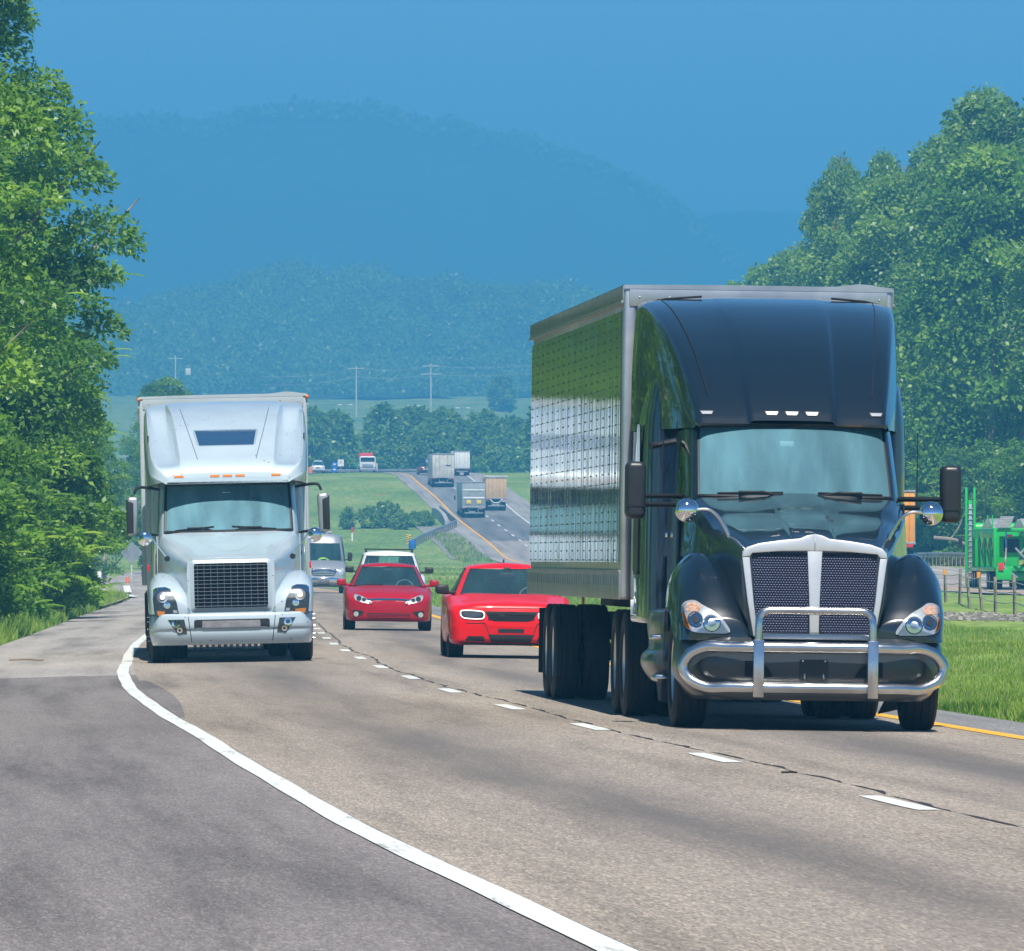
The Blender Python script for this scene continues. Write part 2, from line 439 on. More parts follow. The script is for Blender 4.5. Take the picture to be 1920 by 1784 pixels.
g_o = link_mesh('ground', me, ground_material()); g_o['kind'] = 'structure'

# ------------------------------------------------------------------ pavement and markings
yr = np.concatenate([np.arange(8, 260, 3.0), np.arange(260, 1450, 10)])
lanes_m = road_material('aggregate_asphalt', (.262, .224, .187), (.328, .285, .242), oil=.80, fine=.28, oil_c=(.10, .094, .094))
strip('road', [-3.45, -2.6, -1.7, -.8, 0, .8, 1.7, 2.6, 3.75], yr, lanes_m)
sh_m = road_material('dark_asphalt', (.155, .141, .138), (.21, .19, .184), oil=0, fine=.22, patch=.36)
strip('shoulder', [EDGE_L, -5.2, -4.4, -3.45], np.arange(8, 134, 3.0), sh_m)
pale_m = road_material('worn_concrete', (.28, .265, .25), (.36, .33, .31), oil=0, fine=.22, patch=.35)
strip('shoulder', [EDGE_L, -5.2, -4.4, -3.45], np.concatenate([np.arange(131, 260, 4), np.arange(260, 1450, 20)]), pale_m)
grey_m = road_material('grey_asphalt', (.17, .175, .18), (.24, .24, .245), oil=0, fine=.28, patch=.25)
strip('shoulder', [3.75, 4.2, EDGE_R], yr, grey_m)
def white_paint(name, c, wear):
    m = bpy.data.materials.new(name); m.use_nodes = True; nt = m.node_tree; b = nt.nodes['Principled BSDF']
    uv = nt.nodes.new('ShaderNodeUVMap'); uv.uv_map = 'UVMap'
    a = noise(nt, mapping(nt, uv.outputs[0], (30, 2.2, 1)), 1.0, 6, .75)
    k = noise(nt, mapping(nt, uv.outputs[0], (7, .35, 1)), 1.0, 4, .6)
    s = math_(nt, 'MULTIPLY', a, k)
    col = mixc(nt, ramp(nt, s, [(.13, (1,)*3), (.20, (0,)*3)]), c, tuple(x*.35 for x in c))
    nt.links.new(mixc(nt, wear, c, col), b.inputs['Base Color']); b.inputs['Roughness'].default_value = .6
    return m
wp = white_paint('white_road_paint', (.62, .635, .61), .85); yp = white_paint('yellow_road_paint', (.80, .40, .025), .5)
_wl = lambda Y, k: .006*math.sin(Y*.31) + .004*math.sin(Y*.83+k*1.7) - .08*math.exp(-((Y-126)/16)**2)
strip('edge_line', [-3.625, -3.465], np.arange(8, 900, 1.5), wp, .005, wob=_wl)
strip('yellow_line', [3.50, 3.70], np.concatenate([np.arange(8, 500, 3), np.arange(500, 1400, 10)]), yp, .005)
# dashes: one sheet of markings
dash_Y = [46.9, 60.3, 73.9, 87.4, 99.0, 111.2, 123.5, 135.4, 147.4, 159.4] + [171.6 + 12.19*k for k in range(0, 70)]
dash_Y = [34.6, 22.4] + dash_Y
V, F, UV = [], [], []
for Y in dash_Y:
    b0 = len(V); yy = np.linspace(Y-1.75, Y+1.75, 7)
    for q, y in enumerate(yy):
        t = 1 if 0 < q < 6 else .88
        for u in (-.075*t - .02, .075*t - .02):
            X = float(Xc(y)) + u; V.append((X, y, float(road_z(X, y)) + .005)); UV.append((u, y))
    F += [(b0+2*q, b0+2*q+1, b0+2*q+3, b0+2*q+2) for q in range(6)]
me = bpy.data.meshes.new('lane_marking'); me.from_pydata(V, [], F); l = me.uv_layers.new(name='UVMap')
idx = np.empty(len(me.loops), np.int32); me.loops.foreach_get('vertex_index', idx); l.data.foreach_set('uv', np.array(UV, np.float32)[idx].ravel())
o = link_mesh('lane_marking', me, wp); o['kind'] = 'structure'
tar = mat('tar', (.025, .023, .023), .8)
_ck = np.random.default_rng(3); _cw = np.cumsum(_ck.normal(0, .012, 4000)); _cw -= np.convolve(_cw, np.ones(200)/200, 'same')
strip('road_crack', [.11, .135], np.arange(10, 420, .35), tar, .003, wob=lambda Y, k: .9*float(_cw[int(Y/.35) % 4000]) + (.02*math.sin(Y*1.7)+.012*math.sin(Y*4.1) if k else 0))
# dark sealed edge beside the wobbling part of the white line
strip('road_patch', [-3.45, -3.2], np.arange(96, 126, 1.5), sh_m, .003, wob=lambda Y, k: (0.0 if k == 0 else .22*math.sin((Y-96)/30*math.pi)-.2))
# the carriageway for traffic driving away
az = lambda X, Y: float(ground(X, Y)) + .09
az2 = lambda X, Y: float(Zp(Y)) + .05 + .75*math.exp(-((Y-590)/85)**2) - .012*abs(X-float(Xa(Y)))*.5
ya = np.concatenate([np.arange(320, 1400, 8)])
far_m = road_material('far_asphalt', (.15, .148, .15), (.19, .185, .185), oil=.4, fine=.2, oil_c=(.08, .08, .085))
conc_m = road_material('far_concrete', (.30, .27, .24), (.36, .32, .29), oil=.4, fine=.15, oil_c=(.14, .13, .13))
strip('road', [-3.7, -1.8, 0, 1.8, 3.8], np.arange(320, 1001, 8), conc_m, xc=Xa, zf=az2)
strip('road', [-3.7, -1.8, 0, 1.8, 3.8], np.arange(1000, 1070, 8), far_m, xc=Xa, zf=az2)
strip('road', [-3.7, -1.8, 0, 1.8, 3.8], np.arange(1064, 1401, 8), grey_m, xc=Xa, zf=az2)
strip('shoulder', [-5.2, -3.7], ya, pale_m, xc=Xa, zf=az2)
strip('shoulder', [3.8, 6.4], ya, pale_m, xc=Xa, zf=az2)
strip('yellow_line', [-3.62, -3.36], ya, yp, .01, xc=Xa, zf=az2)
strip('edge_line', [3.5, 3.72], ya, wp, .01, xc=Xa, zf=az2)
for Y in np.arange(340, 1250, 12.2):
    pass
V, F, UV = [], [], []
for Y in np.arange(340, 1250, 12.2):
    b0 = len(V)
    for y in (Y, Y+4.2):
        for u in (-.11, .11):
            X = float(Xa(y)) + u; V.append((X, y, az2(X, y) + .01)); UV.append((u, y))
    F.append((b0, b0+1, b0+3, b0+2))
me = bpy.data.meshes.new('lane_marking'); me.from_pydata(V, [], F); l = me.uv_layers.new(name='UVMap')
idx = np.empty(len(me.loops), np.int32); me.loops.foreach_get('vertex_index', idx); l.data.foreach_set('uv', np.array(UV, np.float32)[idx].ravel())
o = link_mesh('lane_marking', me, wp); o['kind'] = 'structure'
# slip road joining from the left
def side_edge(Y): return float(interp(Y, [330, 400, 470, 560, 640], [-7.2, -8.6, -13.5, -20, -27]))
V, F, UV = [], [], []; ys_ = np.arange(318, 640, 8)
for Y in ys_:
    x0 = float(Xc(Y)) + EDGE_L - .1; x1 = min(x0 - .05, float(Xc(Y)) + side_edge(Y))
    for t in np.linspace(0, 1, 5):
        X = x0 + (x1-x0)*t; V.append((X, Y, float(Zp(Y)) - .10 + .03)); UV.append((X, Y))
F = [(i*5+j, (i+1)*5+j, (i+1)*5+j+1, i*5+j+1) for i in range(len(ys_)-1) for j in range(4)]
me = bpy.data.meshes.new('side_road'); me.from_pydata(V, [], F); l = me.uv_layers.new(name='UVMap')
idx = np.empty(len(me.loops), np.int32); me.loops.foreach_get('vertex_index', idx); l.data.foreach_set('uv', np.array(UV, np.float32)[idx].ravel())
o = link_mesh('side_road', me, conc_m); o['kind'] = 'structure'

# ------------------------------------------------------------------ hills, mountains and the air
def ridge(name, Yc, prof, depth_f, depth_b, base_f, base_b, m, amp=1.0, nx=170, wob=1.0):
    px, py = np.array(prof, float).T
    xs_ = np.linspace(-1500, 3400, nx*2); 
    zc = CAMH + (1046 - np.interp(xs_, px, py)) * Yc / FPX - 7.0*amp
    XX = (xs_ - 960) * Yc / FPX
    g = np.random.default_rng(int(Yc))
    rows = []
    for t in np.concatenate([np.linspace(-1, 0, 22), np.linspace(.12, 1, 8)]):
        Yd = Yc + (t*depth_f if t < 0 else t*depth_b)
        k = sstep(1 - abs(t)) if t < 0 else sstep(1-t)
        b_ = base_f if t < 0 else base_b
        rows.append(np.stack([XX*(Yd/Yc)**.3, np.full_like(XX, Yd), b_ + (zc-b_)*k + wob*(np.sin(XX/23+t*9)*np.sin(XX/61+t*4)*6 + np.sin(XX/11+t*17)*2)*(1-k)*k*3 + (np.sin(XX/4.1+t*30)+np.sin(XX/7.7))*.5*amp], -1))
    P = np.array(rows); n = P.shape[1]
    F = [(i*n+j, i*n+j+1, (i+1)*n+j+1, (i+1)*n+j) for i in range(len(P)-1) for j in range(n-1)]
    me = bpy.data.meshes.new(name); me.from_pydata(P.reshape(-1, 3).tolist(), [], F); me.shade_smooth()
    o = link_mesh(name, me, m); o['kind'] = 'structure'
    return P
forest_m = mat('distant_forest', (.045, .085, .03), .95, spec=.1, noise=.5, nscale=.05)
hill_prof = [(-1500, 470), (0, 500), (200, 585), (270, 578), (300, 568), (350, 552), (400, 548), (430, 530), (480, 515), (540, 502), (580, 497), (610, 520), (650, 512), (690, 500), (730, 518), (760, 535), (800, 528), (850, 528), (900, 542), (960, 548), (1020, 552), (1060, 545), (1090, 552), (1200, 565), (1500, 590), (2200, 560), (3400, 600)]
mt_prof = [(-1500, 330), (-300, 250), (100, 222), (180, 227), (260, 234), (330, 223), (400, 237), (470, 211), (560, 203), (650, 202), (730, 207), (800, 230), (850, 238), (900, 257), (960, 258), (1000, 272), (1060, 287), (1130, 318), (1200, 347), (1260, 383), (1310, 430), (1360, 470), (1420, 505), (1600, 560), (2200, 620), (3400, 640)]
mt2_prof = [(-1500, 640), (900, 640), (1150, 470), (1290, 402), (1340, 385), (1400, 378), (1470, 384), (1560, 370), (1700, 390), (2200, 430), (3400, 480)]
hillP = ridge('hills', 3700, hill_prof, 750, 500, 50, 40, forest_m, .8, wob=2.0)
mtP = ridge('mountain', 6100, mt_prof, 1500, 900, 55, 45, forest_m, 1.25, wob=4.0)
ridge('mountain', 7700, mt2_prof, 900, 700, 50, 45, forest_m)
hz = bmesh.new(); bmesh.ops.create_cube(hz, size=1); bmesh.ops.transform(hz, matrix=Matrix.Translation((200, 4500, 148.0)) @ Matrix.Diagonal((5600, 9900, 301, 1)), verts=hz.verts)
me = bpy.data.meshes.new('haze'); hz.to_mesh(me); hz.free()
hm = bpy.data.materials.new('haze_air'); hm.use_nodes = True; nt = hm.node_tree; nt.nodes.clear()
out = nt.nodes.new('ShaderNodeOutputMaterial'); pv = nt.nodes.new('ShaderNodeVolumePrincipled')
HAZE = .00049; HAZE_C = (.113, .525, .945)
pv.inputs['Density'].default_value = HAZE; pv.inputs['Color'].default_value = (*HAZE_C, 1); pv.inputs['Anisotropy'].default_value = 0.0
pv.inputs['Density Attribute'].default_value = ''
nt.links.new(pv.outputs[0], out.inputs['Volume'])
o = link_mesh('haze', me, hm); o['kind'] = 'stuff'
# ------------------------------------------------------------------ foliage
def leaf_material(name, c_dark, c_mid, c_light, transl=.35, gloss=.02):
    m = bpy.data.materials.new(name); m.use_nodes = True; nt = m.node_tree; nt.nodes.clear()
    out = nt.nodes.new('ShaderNodeOutputMaterial')
    at = nt.nodes.new('ShaderNodeAttribute'); at.attribute_name = 'tint'
    col = ramp(nt, at.outputs['Fac'], [(0, c_dark), (.5, c_mid), (.92, c_light), (.985, (.35, .26, .02)), (1.0, (.36, .12, .03))])
    df = nt.nodes.new('ShaderNodeBsdfDiffuse'); tr = nt.nodes.new('ShaderNodeBsdfTranslucent'); gl = nt.nodes.new('ShaderNodeBsdfGlossy'); gl.inputs['Roughness'].default_value = .38
    gl.inputs['Color'].default_value = (.8, .85, .8, 1)
    nt.links.new(col, df.inputs[0]); nt.links.new(mixc(nt, 1.0, col, (1.25, 1.35, .6), 'MULTIPLY'), tr.inputs[0])
    m1 = nt.nodes.new('ShaderNodeMixShader'); m1.inputs[0].default_value = transl; nt.links.new(df.outputs[0], m1.inputs[1]); nt.links.new(tr.outputs[0], m1.inputs[2])
    m2 = nt.nodes.new('ShaderNodeMixShader'); m2.inputs[0].default_value = gloss; nt.links.new(m1.outputs[0], m2.inputs[1]); nt.links.new(gl.outputs[0], m2.inputs[2])
    nt.links.new(m2.outputs[0], out.inputs[0])
    return m
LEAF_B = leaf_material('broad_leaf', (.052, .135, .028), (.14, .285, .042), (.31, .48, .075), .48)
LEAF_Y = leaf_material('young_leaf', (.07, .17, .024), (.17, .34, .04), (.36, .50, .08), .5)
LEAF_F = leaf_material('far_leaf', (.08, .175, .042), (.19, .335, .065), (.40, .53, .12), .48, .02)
BARK = mat('bark', (.26, .22, .18), .9, noise=.4, nscale=3)

def leaves_mesh(name, C_, D, Nrm, S, asp, tint):
    """C_ base points, D leaf directions, Nrm leaf normals, S lengths; each leaf a kite folded along its midrib"""
    n = len(C_); D = D/np.linalg.norm(D, axis=1, keepdims=True)
    W = np.cross(D, Nrm); W /= np.maximum(np.linalg.norm(W, axis=1, keepdims=True), 1e-6)
    U = np.cross(W, D); S = S[:, None]
    hw = S*asp*.5
    V = np.empty((n, 4, 3), np.float32)
    V[:, 0] = C_; V[:, 1] = C_ + D*S*.45 + W*hw + U*S*.08; V[:, 2] = C_ + D*S - U*S*.06; V[:, 3] = C_ + D*S*.45 - W*hw + U*S*.08
    me = bpy.data.meshes.new(name)
    me.vertices.add(n*4); me.vertices.foreach_set('co', V.ravel())
    me.loops.add(n*4); me.loops.foreach_set('vertex_index', np.arange(n*4, dtype=np.int32))
    me.polygons.add(n); me.polygons.foreach_set('loop_start', np.arange(0, n*4, 4, dtype=np.int32))
    at = me.attributes.new('tint', 'FLOAT', 'FACE'); at.data.foreach_set('value', np.asarray(tint, np.float32))
    me.update(); me.validate()
    return me

def unit(g, n):
    v = g.normal(size=(n, 3)); return v/np.linalg.norm(v, axis=1, keepdims=True)

def crown_data(g, H, Rad, base, nclump, nleaf, ls, fronds=0, flat=.95, lean=0.0, low=.25, fr_len=1.0):
    """clumps through an uneven crown; returns leaf arrays and clump centres"""
    cl = []; lp = g.uniform(0, 6.28, 2)
    tries = 0
    while len(cl) < nclump and tries < nclump*60:
        tries += 1
        t = g.uniform(0, 1)                                   # height in the crown
        rr = Rad*(math.sin(math.pi*min(1, (t*.86+.14)))**.6)*(1 if t > .3 else low + (1-low)*t/.3)
        a = g.uniform(0, 6.283); q = g.uniform(.35, 1)**.6
        rr *= 1 + .24*math.sin(2*a+lp[0]+3*t) + .18*math.sin(3*a+lp[1]-5*t)
        c = np.array([math.cos(a)*rr*q, math.sin(a)*rr*q, base + (H-base)*t*.97])
        cr_ = g.uniform(.16, .30)*Rad
        if all(np.linalg.norm((c-d)) > .38*(cr_+e) for d, e in cl): cl.append((c, cr_))
    Cs, Ds, Ns, Ss, As, Ts = [], [], [], [], [], []
    for c, r in cl:
        k = int(nleaf/len(cl)*(r/(.23*Rad))**2)
        d = unit(g, k); d[:, 2] = np.abs(d[:, 2])*.9 - .35*g.uniform(size=k)
        rad = r*g.uniform(.35, 1.12, k)**.5
        p = c + d*rad[:, None]*np.array([1, 1, flat])
        out = d + unit(g, k)*.9; out[:, 2] -= .35
        nn = unit(g, k)*.75 + d*.5 + np.array([0, 0, .75])
        ct = g.normal(.42, .17)
        Cs.append(p); Ds.append(out); Ns.append(nn); Ss.append(ls*g.uniform(.45, 1.4, k)); As.append(np.full(k, .62)); Ts.append(np.clip(g.normal(ct, .15, k), 0, .9))
    # leaves between the clumps fill the crown
    k = int(nleaf*.28); hh = g.uniform(.02, .93, k); a = g.uniform(0, 6.283, k)
    pr = Rad*np.sin(np.pi*np.minimum(1, hh*.86+.14))**.6*np.where(hh > .3, 1, low+(1-low)*hh/.3)*g.uniform(.25, .92, k)**.5*(1+.12*np.sin(3*a+hh*14))
    p = np.stack([np.cos(a)*pr, np.sin(a)*pr, base+(H-base)*hh], -1); d = np.stack([np.cos(a), np.sin(a), np.full(k, .1)], -1)
    Cs.append(p); Ds.append(d+unit(g, k)); Ns.append(d*.4+unit(g, k)*.7+np.array([0, 0, .7])); Ss.append(ls*g.uniform(.6, 1.2, k)); As.append(np.full(k, .62)); Ts.append(np.clip(g.normal(.40, .2, k), 0, .9))
    # odd turned leaves
    for q in range(max(1, len(cl)//14)):
        c, r = cl[g.integers(len(cl))]; k = int(5 + g.integers(6)); p = c + unit(g, k)*r*.35 + np.array([0, 0, r*.7])
        Cs.append(p); Ds.append(unit(g, k)); Ns.append(unit(g, k)+np.array([0, 0, 1])); Ss.append(np.full(k, ls*1.1)); As.append(np.full(k, .6)); Ts.append(np.full(k, g.choice([.95, .985, 1.0])))
    # compound fronds: drooping rachis with paired leaflets
    for q in range(fronds):
        c, r = cl[g.integers(len(cl))]
        a = g.uniform(0, 6.283); d = np.array([math.cos(a), math.sin(a), g.uniform(.0, .55)]); d /= np.linalg.norm(d)
        b0 = c + d*r*g.uniform(.5, .95); Lf = fr_len*g.uniform(.7, 1.25); k = 11
        t = np.linspace(.12, 1, k); px = b0 + np.outer(t*Lf, d); px[:, 2] -= .26*Lf*t**2
        dr = np.tile(d, (k, 1)); dr[:, 2] -= .52*t; dr /= np.linalg.norm(dr, axis=1, keepdims=True)
        sd = np.cross(dr, [0, 0, 1]); sd /= np.maximum(np.linalg.norm(sd, axis=1, keepdims=True), 1e-5)
        ct = np.clip(g.normal(.62, .12), .3, .9)
        for s in (1, -1):
            Cs.append(px); Ds.append(sd*s*.9 + dr*.55 + np.array([0, 0, -.25])); Ns.append(np.tile([0, 0, 1.0], (k, 1)) + unit(g, k)*.15)
            Ss.append(.27*Lf*(1-.55*np.abs(t-.45))); As.append(np.full(k, .36)); Ts.append(np.clip(g.normal(ct, .05, k), 0, .9))
    cat = np.concatenate
    return cat(Cs), cat(Ds), cat(Ns), cat(Ss), cat(As), cat(Ts), cl

def tree_meshes(seed, H, Rad, base, nclump, nleaf, ls, fronds=0, trunk=.22, limbs=10, twigs=6, **kw):
    g = np.random.default_rng(seed)
    C_, D, Nn, S, A, T, cl = crown_data(g, H, Rad, base, nclump, nleaf, ls, fronds, **kw)
    crown_me = leaves_mesh('crown', C_, D, Nn, S, A[:, None], T)
    b = MB(); top = np.array([g.normal(0, .2), g.normal(0, .2), H*.9])
    tr = [(0, 0, -.4), (g.normal(0, .08), g.normal(0, .08), H*.2), (g.normal(0, .2), g.normal(0, .2), H*.5), tuple(top)]
    trp = cr(tr, 5); b.tube(trp, np.linspace(trunk, trunk*.15, len(trp)), 7)
    for c, r in sorted(cl, key=lambda q: -q[1])[:limbs]:
        z0 = max(base*.5, c[2]-Rad*.8); i = int(np.argmin(np.abs(trp[:, 2]-z0))); p0 = trp[i]
        mid = (p0 + c)/2 + np.array([0, 0, -.12*Rad])
        lp = cr([p0, mid, c, c + (c-mid)*.5], 4); b.tube(lp, np.linspace(trunk*.42, trunk*.06, len(lp)), 5)
    for q in range(twigs):      # bare outer branches that show between the leaves
        c, r = cl[g.integers(len(cl))]; d = unit(g, 1)[0]; d[2] = abs(d[2])*.5; p0 = c + d*r*.5
        lp = cr([p0, p0+d*r*.3+np.array([0, 0, .06*r]), p0+d*r*.62], 4); b.tube(lp, np.linspace(.03, .008, len(lp))*(H/14), 4)
    bm = b.bm
    for f in bm.faces: f.smooth = True
    me = bpy.data.meshes.new('trunk'); bm.to_mesh(me); bm.free()
    return crown_me, me

PROTO = {}
def place_tree(kind, name, X, Y, scale, label, cat='tree', group=None, rz=None, z=None, leaf=None, zs=1.0):
    crown_me, trunk_me = PROTO[kind][:2]
    e = empty(name, (X, Y, float(ground(X, Y)) - .05 if z is None else z), (0, 0, rnd.uniform(0, 6.28) if rz is None else rz))
    e.scale = (scale, scale, scale*zs)
    tag(e, label, cat, group)
    t = bpy.data.objects.new('trunk', trunk_me); COL.objects.link(t); t.parent = e
    c = bpy.data.objects.new('crown', crown_me); COL.objects.link(c); c.parent = e
    if not trunk_me.materials: trunk_me.materials.append(BARK)
    if not crown_me.materials: crown_me.materials.append(PROTO[kind][2])
    return e
def proto(kind, leafm, *a, **k): PROTO[kind] = (*tree_meshes(*a, **k), leafm)

# left of the road: tall broadleaf trees and fronded sumacs, 200-400 m off
proto('broad', LEAF_B, 1, 15, 3.7, .8, 90, 60000, .155, fronds=160, low=.75, fr_len=.6)
proto('broad_b', LEAF_B, 2, 15, 3.5, .6, 82, 58000, .15, fronds=60, low=.8, fr_len=.55)
proto('frond', LEAF_Y, 3, 13, 3.4, .6, 72, 34000, .15, fronds=380, low=.85, fr_len=.62)
proto('shrub', LEAF_Y, 4, 3.2, 1.9, .1, 26, 9000, .15, fronds=160, trunk=.06, limbs=6, low=.9, fr_len=.7)
proto('vine', LEAF_B, 5, 5.5, 2.4, .1, 34, 15000, .16, fronds=60, trunk=.08, limbs=6, low=.95, fr_len=.8)
proto('overhang', LEAF_B, 6, 9, 3.0, 3.6, 40, 20000, .155, fronds=60, low=.6, fr_len=.6)
G = 'trees along the left verge'
LT = [  # X, Y, kind, scale, zscale, label
    (-15.2, 222, 'broad', 1.12, 1.0, 'tall broadleaf tree at the front of the left verge, cut off by the picture edge'),
    (-15.9, 246, 'frond', 1.22, 1.0, 'bright green tree with long drooping fronds at the front of the left verge'),
    (-14.6, 262, 'broad_b', 1.22, 1.04, 'tall dark tree whose top reaches the upper left corner'),
    (-14.6, 282, 'frond', 1.14, .98, 'fronded tree in the middle of the left verge below the tallest crowns'),
    (-14.9, 298, 'broad', .93, .96, 'broadleaf tree whose rounded side stands against the sky above the white truck'),
    (-15.0, 316, 'frond', .86, .93, 'fronded tree with sprays hanging out beside the white truck trailer'),
    (-17.6, 336, 'broad_b', .74, .85, 'lower dark tree just left of the white truck'),
    (-19.6, 362, 'broad', .68, .8, 'small dark tree behind the white truck on the left verge'),
    (-22.4, 400, 'broad_b', .62, .8, 'hazy small tree farthest back on the left verge')]
LT += [(-15.7, 331, 'overhang', 1.0, 1.08, 'rounded low tree right beside the top of the white trailer on the left verge'), (-17.8, 350, 'overhang', .9, 1.0, 'low bushy tree just left of the white truck mirror')]
for X, Y, k, s, zs, lab in LT: place_tree(k, 'tree', X - (.9 if Y < 270 else 1.6 if Y < 300 else .8), Y, s, lab, group=G, zs=zs)
for X, Y, k, s in [(-21.5, 255, 'broad', 1.15), (-21, 285, 'broad_b', 1.1), (-22, 320, 'broad', 1.0), (-20.3, 236, 'broad_b', 1.2)]:
    place_tree(k, 'tree', X, Y, s, 'dark broadleaf tree standing behind the first row on the left verge', group='trees behind the left verge')
for X, Y, k, s in [(-24, 420, 'broad', .8), (-27, 450, 'broad_b', .8), (-30, 480, 'broad', .85), (-26.5, 520, 'broad', .75), (-24.2, 560, 'frond', .7), (-31, 560, 'broad_b', .9), (-35, 520, 'broad', 1.0), (-28.5, 610, 'broad', .85), (-32, 660, 'broad_b', 1.0), (-25, 700, 'broad', .8), (-36, 760, 'broad', 1.2), (-29, 820, 'broad_b', 1.1)]:
    place_tree(k, 'tree', X, Y, s, 'hazy tree beyond the side road, behind the white truck', group='trees beyond the side road')
sh = [(-13.1, 214), (-12.9, 226), (-13.2, 238), (-13.0, 250), (-13.4, 263), (-13.9, 277), (-14.6, 292), (-15.4, 308), (-17.6, 326), (-20.2, 348), (-22.4, 376)]
for i, (X, Y) in enumerate(sh):
    place_tree('vine' if i % 2 == 0 else 'shrub', 'shrub', X, Y, rnd.uniform(.85, 1.15), 'leafy roadside shrub at the foot of the left tree wall', 'shrub', 'shrubs along the left verge')
    place_tree('shrub' if i % 2 == 0 else 'vine', 'shrub', X - 1.6, Y + 5, rnd.uniform(.9, 1.3), 'leafy roadside shrub at the foot of the left tree wall', 'shrub', 'shrubs along the left verge')

for X, Y, k, s in [(-15.5, 202, 'broad', 1.15), (-15.0, 186, 'frond', 1.2), (-15.8, 170, 'broad_b', 1.1), (-15.2, 152, 'broad', 1.2), (-15.6, 136, 'frond', 1.2), (-15.4, 120, 'broad_b', 1.2), (-15.5, 104, 'broad', 1.1), (-15.8, 88, 'broad_b', 1.15), (-21, 195, 'broad_b', 1.3), (-21, 160, 'broad', 1.3), (-21, 125, 'broad', 1.3)]:
    place_tree(k, 'tree', X, Y, s, 'tree of the left row mirrored in the side of the black truck', group='trees along the near left verge')
# right: the wood beyond the other carriageway, 600-900 m off
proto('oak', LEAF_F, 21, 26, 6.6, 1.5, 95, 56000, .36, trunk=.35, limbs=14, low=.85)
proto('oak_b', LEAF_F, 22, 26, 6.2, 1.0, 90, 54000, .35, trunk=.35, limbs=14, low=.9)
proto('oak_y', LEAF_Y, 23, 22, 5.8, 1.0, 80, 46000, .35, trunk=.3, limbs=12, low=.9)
RT = [(36.5, 590, 'oak', 1.0, 1.0, 'tall full-crowned tree at the right edge above the car hauler'),
      (30.5, 618, 'oak_y', 1.12, 1.08, 'yellow-green tree behind the black truck mirror on the right'),
      (31.8, 650, 'oak_b', 1.1, 1.06, 'tallest rounded tree of the wood on the right'),
      (26.8, 668, 'oak', .98, 1.05, 'dark tree with a domed top left of the tallest tree'),
      (27.2, 720, 'oak_b', 1.02, 1.06, 'tree with a ragged pointed top above the black truck roof'),
      (24.9, 742, 'oak', .74, 1.58, 'blue-green tree with several upright tops above the trailer corner'),
      (22.6, 800, 'oak_b', .8, 1.22, 'hazy tree low beside the trailer roof'),
      (21.7, 850, 'oak_y', .84, 1.38, 'small yellow-green rounded tree at the left end of the right wood'),
      (28.0, 736, 'oak_b', .72, 1.60, 'narrow tree with two tops between the blue-green tree and the ragged one'),
      (38, 640, 'oak_b', 1.12, 1.05, 'big tree behind the one at the right edge')]
for X, Y, k, s, zs, lab in RT: place_tree(k, 'tree', X, Y, s, lab, group='trees of the wood on the right', zs=zs)
for X, Y, k, s in [(33, 700, 'oak', 1.1), (28.5, 770, 'oak', 1.0), (41, 690, 'oak_b', 1.1), (24.6, 830, 'oak', .95), (34, 760, 'oak_b', 1.1), (45, 610, 'oak', 1.05), (48, 660, 'oak_b', 1.1), (53, 620, 'oak_b', 1.0), (57, 680, 'oak', 1.1), (19.2, 905, 'oak', .8), (22.5, 920, 'oak_b', .85)]:
    place_tree(k, 'tree', X, Y, s, 'dark tree deep in the wood on the right', group='trees deep in the right wood')
for i, (X, Y) in enumerate([(33.2, 575), (31.4, 590), (29.6, 606), (34.8, 562), (28.6, 628), (26.8, 650)]):
    place_tree('vine', 'shrub', X, Y, rnd.uniform(1.2, 1.7), 'bushy shrub at the foot of the right wood behind the guardrail', 'shrub', 'shrubs at the foot of the right wood')

# far trees along the crest of the road
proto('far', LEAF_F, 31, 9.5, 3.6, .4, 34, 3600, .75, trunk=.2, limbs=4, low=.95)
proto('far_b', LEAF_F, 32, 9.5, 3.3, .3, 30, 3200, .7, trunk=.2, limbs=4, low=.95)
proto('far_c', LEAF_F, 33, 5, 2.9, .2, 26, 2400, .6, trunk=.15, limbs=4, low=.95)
g_ = np.random.default_rng(44)
for i in range(40):
    X = -38 + 56*(i % 20)/19 + g_.normal(0, .8); Y = (1400 if i < 20 else 1470) + g_.normal(0, 12)
    place_tree(['far', 'far_b', 'far_c'][int(g_.integers(3))], 'tree', X, Y, g_.uniform(.78, 1.12)*(1.0 if i < 20 else 1.2), 'hazy tree in the belt beyond the crest of the highway', group='tree belt beyond the crest')
for i in range(10):
    X = 4 + i*1.9 + g_.normal(0, .4); Y = 1240 + g_.normal(0, 18)
    place_tree('far_b' if i % 2 else 'far', 'tree', X, Y, g_.uniform(.85, 1.15), 'hazy tree on the right slope beside the far carriageway', group='trees right of the far carriageway')
place_tree('far', 'tree', -2.7, 2450, 1.0, 'lone round tree in the hazy field', zs=.95)
# bushes in the median
for X, Y, k, s, zs, lab in [(-17.4, 1030, 'far_c', .30, 1.55, 'pointed dark bush at the left of the median bushes'), (-15.1, 1032, 'far_c', .42, 1.1, 'round bush in the median beside the pointed one'),
                        (-13.4, 1034, 'far_c', .5, 1.15, 'largest bush of the median clump'), (-11.9, 1030, 'far_c', .4, .9, 'low spreading bush in the median clump'), (-10.3, 1036, 'far_c', .36, .95, 'loose bush nearest the bridge in the median'),
                        (-9.1, 1038, 'far_c', .33, 1.0, 'small bush beside the bridge parapet')]:
    place_tree(k, 'bush', X, Y, s, lab, 'bush', 'bushes in the median', zs=zs)

